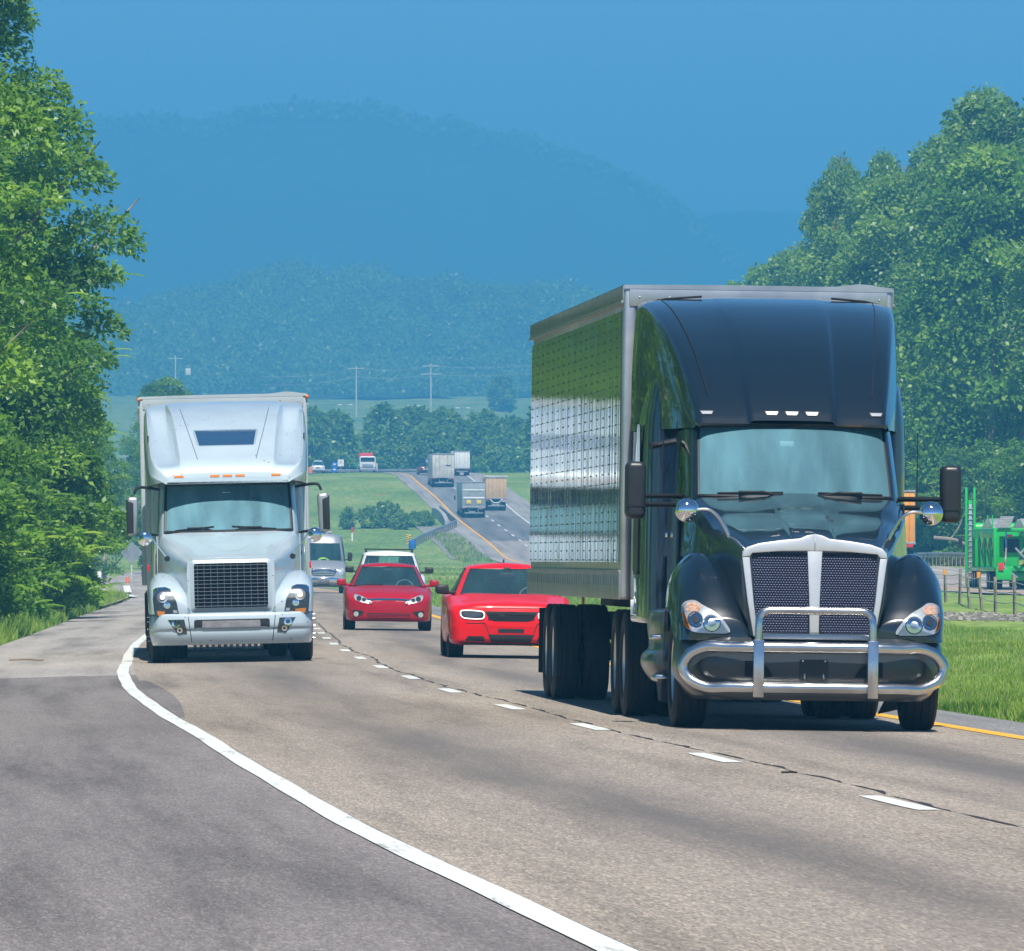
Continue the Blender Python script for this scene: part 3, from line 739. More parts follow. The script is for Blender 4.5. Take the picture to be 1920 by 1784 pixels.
# far woods read as one mass: crowns of leaf cards on the hill and along the mountain crest
def far_wood(name, P, n, ls, Rr, seed, tsel, per=46, xr=(-240, 190)):
    g = np.random.default_rng(seed); rows, cols = P.shape[:2]
    Cs, Ds, Ns, Ss, Ts = [], [], [], [], []
    k = 0
    while k < n:
        i = g.uniform(*tsel); j = g.uniform(0, cols-1.001); i0, j0 = int(i), int(j); a, b = i-i0, j-j0
        p = (P[i0, j0]*(1-a)+P[min(i0+1, rows-1), j0]*a)*(1-b) + (P[i0, j0+1]*(1-a)+P[min(i0+1, rows-1), j0+1]*a)*b
        if not xr[0] < p[0] < xr[1]: continue
        k += 1
        r = g.uniform(.6, 1.3)*Rr; d = unit(g, per); d[:, 2] = np.abs(d[:, 2])
        c = p + d*r*g.uniform(.7, 1.1, (per, 1))*np.array([1, 1, g.uniform(.9, 1.6)])
        Cs.append(c); Ds.append(unit(g, per)); Ns.append(d + unit(g, per)*.5); Ss.append(ls*g.uniform(.6, 1.3, per)); Ts.append(np.clip(g.normal(g.normal(.42, .09), .05, per), 0, .9))
    me = leaves_mesh(name, np.concatenate(Cs), np.concatenate(Ds), np.concatenate(Ns), np.concatenate(Ss), np.full((n*per, 1), .8), np.concatenate(Ts))
    o = link_mesh(name, me, LEAF_F); tag(o, kind='stuff')
    return o
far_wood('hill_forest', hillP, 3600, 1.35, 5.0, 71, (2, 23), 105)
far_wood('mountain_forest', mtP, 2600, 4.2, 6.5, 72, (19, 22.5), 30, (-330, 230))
# ------------------------------------------------------------------ shared vehicle materials
M_BLACK = mat('black_paint', (.004, .010, .017), .28, coat=1.0, coat_rough=.015, spec=.6)
M_SATIN = mat('satin_black', (.018, .019, .021), .38, noise=.15, nscale=4)
M_DGREY = mat('dark_grey_bumper', (.035, .040, .044), .30, coat=.4, coat_rough=.15)
M_RUBBER = mat('tyre_rubber', (.016, .016, .017), .75, noise=.3, nscale=9, bump=.15, bscale=40)
M_UNDER = mat('underbody', (.012, .012, .013), .8)
M_CHROME = mat('chrome', (.82, .83, .85), .06, 1.0)
M_STEEL = mat('brushed_steel', (.62, .62, .62), .22, 1.0, noise=.12, nscale=5)
M_ALU = mat('aluminium', (.52, .54, .56), .38, .85, noise=.2, nscale=2.5)
M_SILVER = mat('silver_surround', (.60, .62, .645), .38, .5, noise=.06, nscale=3)
M_GBAR = mat('grille_bar_grey', (.20, .22, .25), .3, .6)
M_RIM = mat('wheel_rim', (.62, .63, .64), .3, .8)
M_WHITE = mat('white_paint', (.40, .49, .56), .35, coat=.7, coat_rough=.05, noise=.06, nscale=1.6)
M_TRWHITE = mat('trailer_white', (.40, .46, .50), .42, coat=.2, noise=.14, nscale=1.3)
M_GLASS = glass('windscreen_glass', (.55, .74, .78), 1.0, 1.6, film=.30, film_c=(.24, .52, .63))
M_WGLASS = glass('glare_windscreen', (.55, .74, .78), 1.0, 1.7, film=.38, film_c=(.27, .55, .66))  # heavier brightening film, since the visor shades this pane
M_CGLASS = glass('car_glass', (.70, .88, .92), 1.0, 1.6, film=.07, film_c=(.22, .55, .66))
M_DGLASS = glass('tinted_glass', (.10, .14, .16), 1.0, 1.6)
M_CLEAR = glass('lamp_glass', (.86, .9, .92), .9, 1.45)
M_LAMP = mat('lamp_reflector', (.68, .70, .73), .28, .6)
M_RING = mat('lamp_ring', (.10, .11, .13), .3, .6)
M_AMBER = mat('amber_lens', (.70, .20, .02), .2, coat=.6)
M_RED = mat('red_lens', (.6, .02, .02), .2, coat=.5)
M_LED = mat('lit_white_lamp', (.9, .9, .9), .3, emit=(1, .95, .86), emit_s=.8)
M_WARM = mat('lit_warm_lamp', (.9, .7, .4), .3, emit=(1, .58, .22), emit_s=5.0)
M_SEAT = mat('seat_cloth', (.030, .032, .036), .9)
M_DASH = mat('dashboard', (.022, .024, .027), .7)
M_CURT = mat('curtain_cloth', (.62, .66, .66), .9)
M_TRIM = mat('black_trim', (.015, .015, .016), .5)
M_CONC = mat('grey_concrete', (.38, .37, .35), .85, noise=.3, nscale=1.2)

def add_specks(m, scale, thr, c):
    nt = m.node_tree; b = nt.nodes['Principled BSDF']; tc = nt.nodes.new('ShaderNodeTexCoord')
    v = N(nt, 'ShaderNodeTexVoronoi', Scale=scale); nt.links.new(tc.outputs['Object'], v.inputs['Vector'])
    sp = nt.nodes.new('ShaderNodeSeparateColor'); nt.links.new(v.outputs['Color'], sp.inputs[0])
    f = math_(nt, 'MULTIPLY', math_(nt, 'LESS_THAN', v.outputs['Distance'], .22), math_(nt, 'GREATER_THAN', sp.outputs[0], thr))
    src = b.inputs['Base Color'].links[0].from_socket if b.inputs['Base Color'].links else tuple(b.inputs['Base Color'].default_value)[:3]
    nt.links.new(mixc(nt, f, src, c), b.inputs['Base Color'])
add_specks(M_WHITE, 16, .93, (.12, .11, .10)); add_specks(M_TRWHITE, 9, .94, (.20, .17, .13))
def mesh_grille_material(name, base, wire, sx, sz):
    m = bpy.data.materials.new(name); m.use_nodes = True; nt = m.node_tree; b = nt.nodes['Principled BSDF']
    tc = nt.nodes.new('ShaderNodeTexCoord'); sep = nt.nodes.new('ShaderNodeSeparateXYZ'); nt.links.new(tc.outputs['Object'], sep.inputs[0])
    x, z = sep.outputs[0], sep.outputs[2]
    row = math_(nt, 'FLOOR', math_(nt, 'MULTIPLY', z, sz))
    xo = math_(nt, 'ADD', math_(nt, 'MULTIPLY', x, sx), math_(nt, 'MULTIPLY', math_(nt, 'MODULO', row, 2.0), .5))
    a = math_(nt, 'ABSOLUTE', math_(nt, 'SUBTRACT', math_(nt, 'FRACT', xo), .5)); c = math_(nt, 'ABSOLUTE', math_(nt, 'SUBTRACT', math_(nt, 'FRACT', math_(nt, 'MULTIPLY', z, sz)), .5))
    d = math_(nt, 'ADD', math_(nt, 'MULTIPLY', a, a), math_(nt, 'MULTIPLY', c, c))
    f = ramp(nt, d, [(.06, (0, 0, 0)), (.13, (1, 1, 1))])
    nt.links.new(mixc(nt, f, base, wire), b.inputs['Base Color']); b.inputs['Roughness'].default_value = .35; b.inputs['Metallic'].default_value = .55
    bp = N(nt, 'ShaderNodeBump', Strength=1.0, Distance=.012); nt.links.new(d, bp.inputs['Height']); nt.links.new(bp.outputs[0], b.inputs['Normal'])
    return m
M_GRILLE = mesh_grille_material('woven_grille', (.004, .005, .012), (.030, .036, .075), 40, 46)

# ------------------------------------------------------------------ shared vehicle builders
def shell(levels, nu=5, nv=5):
    """levels: [[(x,y,z)...]...] half loops from the front centre round to the rear; gives a grid [level][point]"""
    S = np.array([cr(l, nu) for l in levels])
    return np.array([cr(S[:, j], nv) for j in range(S.shape[1])]).transpose(1, 0, 2)
def patch(mb, P, i0, i1, j0, j1, side=0, off=0.0):
    for s in ((1, -1) if side == 0 else (side,)):
        Q = P[i0:i1+1, j0:j1+1].copy(); Q[..., 0] *= s; mb.grid(Q)
def rim_path(P, i0, i1, j0, j1, side=0):
    """closed path round a patch; side 0: mirrored patch through the centre line"""
    q = P[i0:i1+1, j0:j1+1]
    if side == 0:
        top = [p for p in q[-1]]; right = [p for p in q[::-1, -1]][1:]; bot = [p for p in q[0][::-1]][1:]
        half = top + right + bot
        M = [np.array([-p[0], p[1], p[2]]) for p in half[::-1]]
        return half + M[1:-1]
    loop = list(q[0]) + list(q[1:, -1]) + list(q[-1][::-1][1:]) + list(q[::-1, 0][1:-1])
    return [np.array([p[0]*side, p[1], p[2]]) for p in loop]

def wheel(parent, c, R_=.51, W=.28, side=1, rim=M_RIM, name='wheel', two=False, lugs=0, style='truck'):
    """axis along x; side = +1 if the outer face looks to +x. wheel > tyre, rim"""
    x, y, z = c; s = side
    t = MB(); h = W/2; k = R_*.61
    t.lathe([(-h*.8, k), (-h, k*1.12), (-h*1.02, R_*.86), (-h*.93, R_*.955), (-h*.80, R_*.992), (-h*.5, R_), (-h*.45, R_*.982), (-h*.40, R_), (-h*.06, R_), (-.0, R_*.982), (h*.06, R_), (h*.40, R_), (h*.45, R_*.982), (h*.5, R_), (h*.80, R_*.992), (h*.93, R_*.955), (h*1.02, R_*.86), (h, k*1.12), (h*.8, k)], (x, y, z), n=40)
    r = MB()
    if style == 'truck':
        r.lathe([(s*h*.8, k), (s*h*.86, k*.97), (s*h*.70, k*.92), (s*h*.25, k*.86), (s*h*.1, k*.72), (s*h*.12, k*.5), (s*h*.55, k*.42), (s*h*.62, k*.2), (s*h*.62, .001)], (x, y, z), n=32)
        for q in range(10):
            a = 2*math.pi*q/10; r.lathe([(s*h*.1, .022), (s*h*.36, .02), (s*h*(.40+lugs), .004)], (x, y+math.cos(a)*k*.6, z+math.sin(a)*k*.6), n=6)
    else:
        r.lathe([(s*h*.8, k), (s*h*.9, k*.97), (s*h*.8, k*.92), (-s*h*.3, k*.88), (-s*h*.3, .001)], (x, y, z), n=32)
        for q in range(5):
            a = 2*math.pi*q/5 + .3
            r.prism([(y+math.cos(a-.5)*.06, z+math.sin(a-.5)*.06), (y+math.cos(a+.5)*.06, z+math.sin(a+.5)*.06), (y+math.cos(a+.2)*k*.95, z+math.sin(a+.2)*k*.95), (y+math.cos(a-.2)*k*.95, z+math.sin(a-.2)*k*.95)], x+s*h*.62, x+s*h*.8, .004, 1, axis='x')
        r.lathe([(s*h*.6, .075), (s*h*.84, .07), (s*h*.86, .001)], (x, y, z), n=20)
    if parent is None: return t, r
    hub = MB(); hub.lathe([(-h*.7, .001), (-h*.7, k*.55), (h*.1*s, k*.55), (h*.1*s, .001)], (x, y, z), n=16)
    w_ = hub.build(name, M_UNDER, parent)
    t.build('tyre', M_RUBBER, w_); r.build('rim', rim, w_)
    return w_

def one_mesh_wheel(parent, c, R_=.5, W=.28, side=1, name='wheel', rim=M_RIM):
    """a wheel that is itself a sub-part: tyre and rim in one mesh with two materials"""
    t, r = wheel(None, c, R_, W, side)
    me = bpy.data.meshes.new('w'); r.bm.to_mesh(me); n0 = len(t.bm.faces); t.bm.from_mesh(me); bpy.data.meshes.remove(me)
    t.bm.faces.ensure_lookup_table()
    for f in list(t.bm.faces)[n0:]: f.material_index = 1
    return t.build(name, [M_RUBBER, rim], parent)

def vehicle(name, X, Y, slope, roll, label, cat, group=None, z=None, u=True):
    zz = float(road_z(X, Y)) if z is None else z
    return tag(empty(name, (X, Y, zz), (0, R(roll), math.atan(slope))), label, cat, group)

def seats(parent, xs, y, z, w=.5, h=.62, m=M_SEAT):
    for x in xs:
        b = MB(); b.box((x, y, z+h/2), (w, .14, h), .06); b.box((x, y-.28, z), (w, .5, .14), .05); b.box((x, y+.02, z+h+.12), (w*.52, .10, .2), .05)
        b.build('seat', m, parent)
def steering(parent, x, y, z, r=.19, tilt=25):
    b = MB(); M = Matrix.Rotation(R(-tilt), 3, 'X')
    P = [Vector((x, y, z)) + M @ Vector((r*math.cos(a), 0, r*math.sin(a))) for a in np.linspace(0, 2*math.pi, 25)[:-1]]
    b.tube(P, .016, 6, True); b.box((x, y, z), (2*r, .03, .05), .01); b.box((x, y, z), (.12, .05, .1), .02)
    b.build('steering_wheel', M_TRIM, parent)
def wiper(parent, x0, x1, y, z, dy=0, dz=.02, bvh=None):
    b = MB(); n = 9; pts = []
    for q in range(n):
        t = q/(n-1); x = x0+(x1-x0)*t; zz = z + dz*t
        yy = y
        if bvh:
            h = bvh.ray_cast(Vector((x, -5, zz)), Vector((0, 1, 0)))
            if h[0] is not None: yy = h[0].y - .02
        pts.append((x, yy, zz))
    b.tube(pts, .009, 5); mid = pts[n//2]
    b.tube([mid, (mid[0]+.10*np.sign(x1-x0), mid[1]-.02, mid[2]+.012), (pts[-1][0]+.12*np.sign(x1-x0), mid[1]-.03, z-.05)], .011, 5)
    b.box((mid[0], mid[1]-.015, mid[2]+.008), (.22, .03, .022), .006)
    b.build('wiper', M_TRIM, parent)

M_RAIL = mat('trailer_rail', (.40, .42, .43), .45, .35, noise=.3, nscale=3)
def box_trailer(parent, y0, y1, z0, z1, hw, side_m, front_m, rail_m, rivz, rivets=9, axles=(18.9, 20.2)):
    b = MB(); b.box((0, (y0+y1)/2, (z0+z1)/2), (2*hw-.05, y1-y0-.05, z1-z0-.04), .02); TR = b.build('trailer', front_m, parent)
    for s in (1, -1):
        m = MB(); m.box((s*(hw-.012), (y0+y1)/2+.1, (z0+z1)/2+.06), (.024, y1-y0-.5, z1-z0-.60)); m.build('side_panel', side_m, TR)
        m = MB(); m.box((s*(hw-.005), (y0+y1)/2, z1-.085), (.04, y1-y0, .17), .01); m.box((s*(hw+.012), (y0+y1)/2, z1-.16), (.03, y1-y0, .03), .006); m.build('top_rail', rail_m, TR)
        m = MB(); m.box((s*(hw-.003), (y0+y1)/2, z0+.14), (.04, y1-y0, .28), .008); m.box((s*(hw+.016), (y0+y1)/2, z0+.27), (.02, y1-y0, .03), .004)
        for k in range(40):
            m.box((s*(hw+.019), y0+.3+k*.40, z0+.18), (.012, .05, .10), .004, seg=1)
        m.build('bottom_rail', rail_m, TR)
        m = MB(); m.box((s*(hw-.06), y0+.07, (z0+z1)/2), (.13, .17, z1-z0), .035, seg=3); m.build('corner_post', front_m, TR)
        for y in axles:
            for x in (1.13, .80): one_mesh_wheel(TR, (s*x, y, .515), .515, .27, s)
        m = MB(); m.box((s*.97, 21.2, .62), (.62, .02, .72), .005); m.build('mudflap', M_UNDER, TR)
        m = MB(); m.box((s*1.22, 14.2, 1.09), (.03, .04, .08), .01); m.build('marker_lamp', M_AMBER, TR)
    m = MB(); m.box((0, y0-.008, z1-.10), (2*hw-.1, .04, .20), .01)
    for k in range(9): m.ball((-1.15+k*.29, y0-.03, z1-.11), .009, 8, 6)
    m.build('front_rail', front_m, TR)
    m = MB(); rows = []
    for y in np.linspace(y0-.03, y1, 30):
        rows.append([(x, y, z1+.006+.012*math.cos(x/hw*1.5)+(.035*math.exp(-((x-1.0)/.18)**2)*math.exp(-((y-y0)/.5)**2))) for x in np.linspace(-hw, hw, 24)])
    rows = [[(x, y0-.031, z1-.03) for x in np.linspace(-hw, hw, 24)]] + rows
    m.grid(rows); m.build('roof_sheet', front_m, TR)
    m = MB(); m.box((0, 15, z0-.06), (1.0, 15.5, .12), .01); m.box((0, 19.6, .80), (1.3, 3.2, .3), .03)
    for y in axles: m.lathe([(-1.05, .09), (1.05, .09)], (0, y, .515), n=12)
    for s in (1, -1): m.box((s*.75, 9.9, .75), (.12, .12, .9), .01)
    m.build('undercarriage', M_UNDER, TR)
    return TR
M_DRAPE = mat('blue_drape', (.22, .46, .52), .9)
# ------------------------------------------------------------------ the black lorry in the left lane
BT = vehicle('semi_truck', 2.70, 87.0, .0535, .75, 'black bonneted semi truck with chrome bull bar pulling a mirror-sided box trailer, nearest vehicle', 'truck')
# bonnet
b = MB()
hs = []
for y, zc, xt, zt, xs, zs, xb in ((.20, 1.70, .60, 1.625, .655, 1.55, .56), (.24, 1.715, .605, 1.635, .665, 1.56, .565), (.6, 1.80, .66, 1.72, .735, 1.62, .64), (1.1, 1.895, .73, 1.825, .82, 1.72, .78), (1.5, 1.955, .785, 1.895, .885, 1.78, .87), (1.85, 2.05, .84, 1.99, .945, 1.86, .93), (2.3, 2.145, .91, 2.075, 1.01, 1.93, 1.02)):
    c = .17 + .03*y; d = .035*max(0, 1-abs(y-.2)/2.6)
    hs.append([(0, y, zc), (c*.75, y, zc-.004), (c, y, zc-.012), (c+.035, y, zc-.012-d), (xt*.8, y, zt+.022-d*.3), (xt, y, zt), (xs-.01, y, zs+.02), (xs, y, zs-.05), ((xs+xb)/2+.03, y, 1.2), (xb, y, .84)])
b.loft(hs, 4, 5, mirror=True, cap0=True)
hb = b.bvh(); b.build('hood', M_BLACK, BT, sharp=24)
sm = MB(); sm.tube([(x, .245, 1.70) for x in ()] or [(-.64, .21, 1.58), (-.60, .2, 1.632), (-.2, .19, 1.70), (0, .188, 1.716), (.2, .19, 1.70), (.60, .2, 1.632), (.64, .21, 1.58)], .006, 5)
# fenders with the wheel arch
b = MB(); fs = []
for y, p in ((.27, [(.57, .80), (.60, .93), (.74, .985), (.95, .965), (1.09, .90), (1.12, .80)]),
             (.36, [(.57, .80), (.615, 1.03), (.77, 1.10), (.98, 1.08), (1.14, .98), (1.17, .80)]),
             (.55, [(.57, .80), (.64, 1.19), (.82, 1.29), (1.0, 1.265), (1.18, 1.10), (1.21, .80)]),
             (.80, [(.60, .92), (.68, 1.34), (.87, 1.47), (1.01, 1.455), (1.19, 1.25), (1.23, .90)]),
             (1.05, [(.62, 1.05), (.72, 1.42), (.90, 1.565), (1.03, 1.56), (1.20, 1.36), (1.245, 1.06)]),
             (1.40, [(.66, 1.08), (.76, 1.45), (.93, 1.585), (1.05, 1.575), (1.20, 1.38), (1.245, 1.08)]),
             (1.75, [(.70, 1.0), (.80, 1.40), (.95, 1.52), (1.06, 1.50), (1.20, 1.32), (1.235, .95)]),
             (2.15, [(.80, .70), (.86, 1.30), (.99, 1.40), (1.08, 1.38), (1.18, 1.2), (1.21, .60)]),
             (2.5, [(.9, .60), (.92, 1.2), (1.0, 1.28), (1.08, 1.27), (1.15, 1.1), (1.18, .55)])):
    fs.append([(x, y, z) for x, z in p])
b.loft(fs, 5, 5, cap0=True)
fR = b.bvh(); b.build('fender', M_BLACK, BT, sharp=50)
b = MB(); b.loft([[(-x, y, z) for x, y, z in q] for q in fs], 5, 5, cap0=True)
fL = b.bvh(); b.build('fender', M_BLACK, BT, sharp=50)
HL = [(1.165, 1.10), (1.13, 1.145), (1.05, 1.155), (.985, 1.115), (.89, 1.06), (.80, .975), (.745, .875), (.90, .862), (1.08, .875), (1.15, .93)]
for s, bv in ((1, fR), (-1, fL)):
    def P_(pts, off, sub=3, th=.03, st=.035):
        m = MB(); m.conform(bv, [(s*x, z) for x, z in pts][::s], off, th, st, sub); return m
    base = P_([(x+(x-.96)*.05, z+(z-1.0)*.07) for x, z in HL], .006, th=.02).build('headlight', M_TRIM, BT)
    P_(HL, .016).build('reflector', M_LAMP, base)
    m = P_([(.99, 1.10), (1.05, 1.143), (1.12, 1.135), (1.135, 1.06), (1.02, 1.055)], .021, 1, .01)
    m.build('turn_signal', mat('amber_checker', (.80, .47, .34), .2, coat=.8, noise=.6, nscale=60), base)
    P_([(1.15, 1.06), (1.165, 1.03), (1.155, .93), (1.09, .885), (1.115, .94)], .022, 1, .01).build('side_marker', M_AMBER, base)
    for cx, cz, r in ((1.055, .985, .062), (.91, .955, .072)):
        P_([(cx+r*1.14*math.cos(a), cz+r*1.14*math.sin(a)) for a in np.linspace(0, 6.28, 17)[:-1]], .020, 1, .008, .02).build('bezel', M_RING, base)
        ring = P_([(cx+r*math.cos(a), cz+r*math.sin(a)) for a in np.linspace(0, 6.28, 17)[:-1]], .024, 1, .012, .02); ring.build('bowl', M_CHROME, base)
        P_([(cx+r*.52*math.cos(a), cz+r*.52*math.sin(a)) for a in np.linspace(0, 6.28, 13)[:-1]], .032, 1, .012, .02).build('bulb', M_DGREY if cx > 1 else M_LAMP, base)
    P_(HL, .045, st=.04, th=.0).build('lens', M_CLEAR, base)
# grille surround, centre bar and woven panels; the plane leans back a little
def gy(z): return .165 - (.045)*(1.7-z) + .02
def gprism(mb, pts, y, th, bev=.008):
    o = [(x, z) for x, z in pts]; k = MB(); k.prism(o, 0, th, bev)
    for v in k.bm.verts: v.co.y += gy(v.co.z) + y
    me = bpy.data.meshes.new('t'); k.bm.to_mesh(me); k.bm.free(); mb.bm.from_mesh(me); bpy.data.meshes.remove(me)
b = MB()
for s in (1, -1):
    top = [(0, 1.765), (.07, 1.75), (.13, 1.722), (.30, 1.705), (.50, 1.675), (.605, 1.640), (.645, 1.60), (.652, 1.55), (.585, 1.555), (.56, 1.585), (.30, 1.605), (.06, 1.61), (0, 1.61)]
    gprism(b, [(s*x, z) for x, z in top][::s], -.03, .10, .012)
    gprism(b, [(s*x, z) for x, z in [(.652, 1.549), (.60, 1.15), (.545, .84), (.50, .84), (.545, 1.15), (.585, 1.549)]][::s], -.028, .10, .010)
gprism(b, [(-.068, 1.609), (.068, 1.609), (.05, 1.2), (.042, .86), (-.042, .86), (-.05, 1.2)], -.035, .06, .012)
gprism(b, [(-.54, .865), (.54, .865), (.53, .815), (-.53, .815)], -.03, .06, .01)
gs = b.build('grille_surround', M_SILVER, BT, sharp=40)
for s in (1, -1):
    k = MB(); k.prism([(s*x, z) for x, z in rrect(.512, .725, .04, 3, .32, 1.235)][::s], 0, .03)
    for v in k.bm.verts:
        t = (1.6-v.co.z)/.73
        v.co.x = s*(.055 + (abs(v.co.x)-.064)*(1 - .11*t)); v.co.y += gy(v.co.z) + .005
    k.build('mesh', M_GRILLE, gs)
# bumper
b = MB(); lv = []
for z, g0, wd in ((.27, .17, .86), (.33, .13, .92), (.50, .11, 1.0), (.68, .11, 1.0), (.77, .13, .99), (.83, .20, .97)):
    lv.append([(0, g0, z), (.45, g0+.005, z), (.80*wd, g0+.04, z), (1.06*wd, g0+.16, z), (1.18*wd, g0+.38, z), (1.215*wd, g0+.75, z)])
P = shell(lv, 4, 3); patch(b, P, 0, len(P)-1, 0, len(P[0])-1)
bp_ = b.bvh(); bum = b.build('bumper', M_DGREY, BT, sharp=50)
m = MB(); m.conform(bp_, rrect(.26, .22, .02, 2, 0, .53), .012, .02, .05); m.build('plate_holder', M_SATIN, bum)
for s in (1, -1):
    m = MB(); m.ball((s*.085, .085, .49), (.012, .02, .03), 8, 6); m.build('bolt', M_CHROME, bum); m = MB(); m.ball((s*.10, .09, .625), (.011, .012, .011), 8, 6); m.build('bolt', M_CHROME, bum)
    m = MB(); m.conform(bp_, [(s*.36, .48), (s*.62, .48), (s*.62, .62), (s*.52, .62), (s*.42, .57)][::s], .006, .01, .04); m.build('tow_opening', M_UNDER, bum)
m = MB(); m.conform(bp_, [(-1.02, .70), (1.02, .70), (1.02, .715), (-1.02, .715)], .006, .01, .05); m.build('seam', M_UNDER, bum)
# bull bar
b = MB(); zt, zb, xw = .745, .385, 1.165
half = [(0, zt), (.55, zt), (.80, zt-.004), (.92, zt+.004), (1.0, zt-.01), (1.10, zt-.06), (1.155, zt-.13), (1.168, (zt+zb)/2), (1.155, zb+.13), (1.10, zb+.06), (1.0, zb+.01), (.92, zb-.006), (.80, zb), (.55, zb), (0, zb)]
loop = half + [(-x, z) for x, z in half[-2:0:-1]]
b.tube([(x, -.03 + .16*max(0, abs(x)-.55)**1.3*2.2, z) for x, z in loop], .051, 14, True, sub=4)
bb = b.build('bull_bar', M_STEEL, BT)
for s in (1, -1):
    m = MB(); m.box((s*.512, -.06, .555), (.098, .12, .52), .012); m.build('upright', M_STEEL, bb)
m = MB(); zt2 = 1.075
m.tube([(-.512, -.06, .80), (-.508, -.06, .96), (-.50, -.05, 1.02), (-.455, -.05, zt2-.012), (-.39, -.05, zt2), (0, -.05, zt2), (.39, -.05, zt2), (.455, -.05, zt2-.012), (.50, -.05, 1.02), (.508, -.06, .96), (.512, -.06, .80)], .037, 12, sub=4)
m.build('hoop', M_STEEL, bb)
# cab
lv = []
for z, yc, w_ in ((1.55, 1.9, 1.02), (2.11, 2.26, 1.0), (2.76, 2.84, .965), (2.86, 2.93, .95)):
    lv.append([(0, yc, z), (.45, yc+.02, z), (.80*w_, yc+.10, z), (.885*w_, yc+.17, z), (.935*w_, yc+.25, z), (.985*w_, yc+.50, z), (1.02*w_, max(yc+.9, 3.3), z), (1.03*w_, 3.9, z), (1.03*w_, 4.46, z)])
P = shell(lv, 5, 6); nl = 6; nj = 5
b = MB()
for i0, i1, j0, j1 in ((0, nl, 0, 8*nj), (2*nl, 3*nl, 0, 8*nj), (nl, 2*nl, 3*nj, 5*nj), (nl, 2*nl, 7*nj, 8*nj)): patch(b, P, i0, i1, j0, j1)
b.build('cab', M_BLACK, BT, sharp=40)
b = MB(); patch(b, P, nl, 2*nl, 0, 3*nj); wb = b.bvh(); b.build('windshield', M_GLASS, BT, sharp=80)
b = MB(); b.tube(rim_path(P, nl, 2*nl, 0, 3*nj), .016, 6, True); b.build('windshield_seal', M_TRIM, BT)
for s in (1, -1):
    b = MB(); patch(b, P, nl, 2*nl, 5*nj, 7*nj, s); b.build('side_window', M_DGLASS, BT, sharp=80)
    d = MB(); d.prism([(2.85, 1.0), (4.05, 1.0), (4.05, 2.06), (2.85, 2.06)], s*1.03, s*1.055, .012, 2, axis='x'); dr = d.build('door', M_BLACK, BT)
    d = MB(); d.box((s*1.075, 3.9, 1.75), (.03, .16, .05), .01); d.build('handle', M_CHROME, dr)
for x0, x1 in ((-.72, -.12), (.80, .20)): wiper(BT, x0, x1, 2.2, 2.135, dz=.012, bvh=wb)
# interior
b = MB(); b.box((0, 2.75, 1.93), (1.8, .75, .20), .06); b.box((0, 4.4, 2.0), (1.9, .05, 1.7), .01); b.box((0, 3.4, 1.3), (1.9, 2.2, .05), .01); b.build('dashboard', M_DASH, BT)
seats(BT, (-.48, .52), 3.65, 1.65, .52, .75); steering(BT, .52, 3.05, 2.02, .22, 40)
b = MB()
for k in range(26):
    t = k/25; x = -.75 + 1.55*t; b.tube([(x, 3.95+.03*math.sin(k*2.1), 1.6), (x, 3.95+.03*math.sin(k*2.1+1), 2.75)], .036 + .008*math.sin(k*1.3), 6)
b.build('curtain', M_DRAPE, BT)
b = MB()
for x_, r_ in ((.02, .02), (.16, .035), (.22, .03), (.30, .022), (.36, .018)): b.tube([(x_, 3.25, 1.9), (x_+.01, 3.22, 2.72)], r_, 8)
b.build('pale_strip', M_CURT, BT)  # pale upright strips put in for the white streaks in the windshield
b = MB(); b.box((-.05, 2.80, 2.60), (.13, .03, .05), .008); b.build('dash_camera', M_CURT, BT)
# roof fairing
ys_ = [2.80, 2.9, 3.1, 3.45, 3.9, 4.5, 5.2, 5.9, 6.35]; zc_ = [2.815, 2.915, 3.075, 3.30, 3.53, 3.75, 3.925, 4.02, 4.045]; xc_ = [.86, .875, .905, .955, 1.01, 1.08, 1.15, 1.20, 1.215]
fa = []
for y, zc, xc in zip(ys_, zc_, xc_):
    k = max(0, 1-(y-2.8)/2.6); c = .37 + .05*(y-2.8); d = .034*k**.7; zb_ = 2.785 if y < 2.85 else 2.74; e = min(.10, (zc-zb_)*.35); xs = xc + .02 + .02*min(1, (y-2.8))
    fa.append([(0, y, zc), (c-.08, y, zc-.003), (c, y, zc-.010), (c+.045, y, zc-.012-d), (xc*.82, y, zc-.03-d*.6), (xc-.06, y, zc-.055), (xc-.012, y, zc-.055-e*.35), (xc+.008, y, zc-.06-e), (xs, y, (zc-e-.06)*.55+zb_*.45), (xs+.005, y, zb_)])
b = MB(); b.loft(fa, 4, 6, mirror=True, cap0=True, cap1=True); rf = b.bvh(); rfo = b.build('roof_fairing', M_BLACK, BT, sharp=32)
for x in (-.785, -.186, 0, .186, .785):
    m = MB(); m.conform(rf, [(x-.072, 2.905), (x+.072, 2.905), (x+.052, 2.862), (x-.052, 2.862)], .008, .02, .03); ml = m.build('marker_lamp', M_TRIM, rfo)
    m = MB(); m.conform(rf, [(x-.058, 2.897), (x+.058, 2.897), (x+.042, 2.869), (x-.042, 2.869)], .016, .02, .03); m.build('lens', M_LAMP if abs(x) > .5 else M_LED, rfo)
for s in (1, -1):
    m = MB(); m.tube([(s*x, y, z) for x, y, z in [(xc_[k]*.84, ys_[k], zc_[k]-.03) for k in range(2, 9)]], .004, 4, sub=4); m.build('panel_seam', M_UNDER, rfo)
    m = MB(); m.tube([(s*.62, 6.0, 4.035), (s*.95, 6.05, 4.01), (s*1.14, 6.1, 3.97)], .012, 5); m.build('antenna', M_TRIM, rfo)
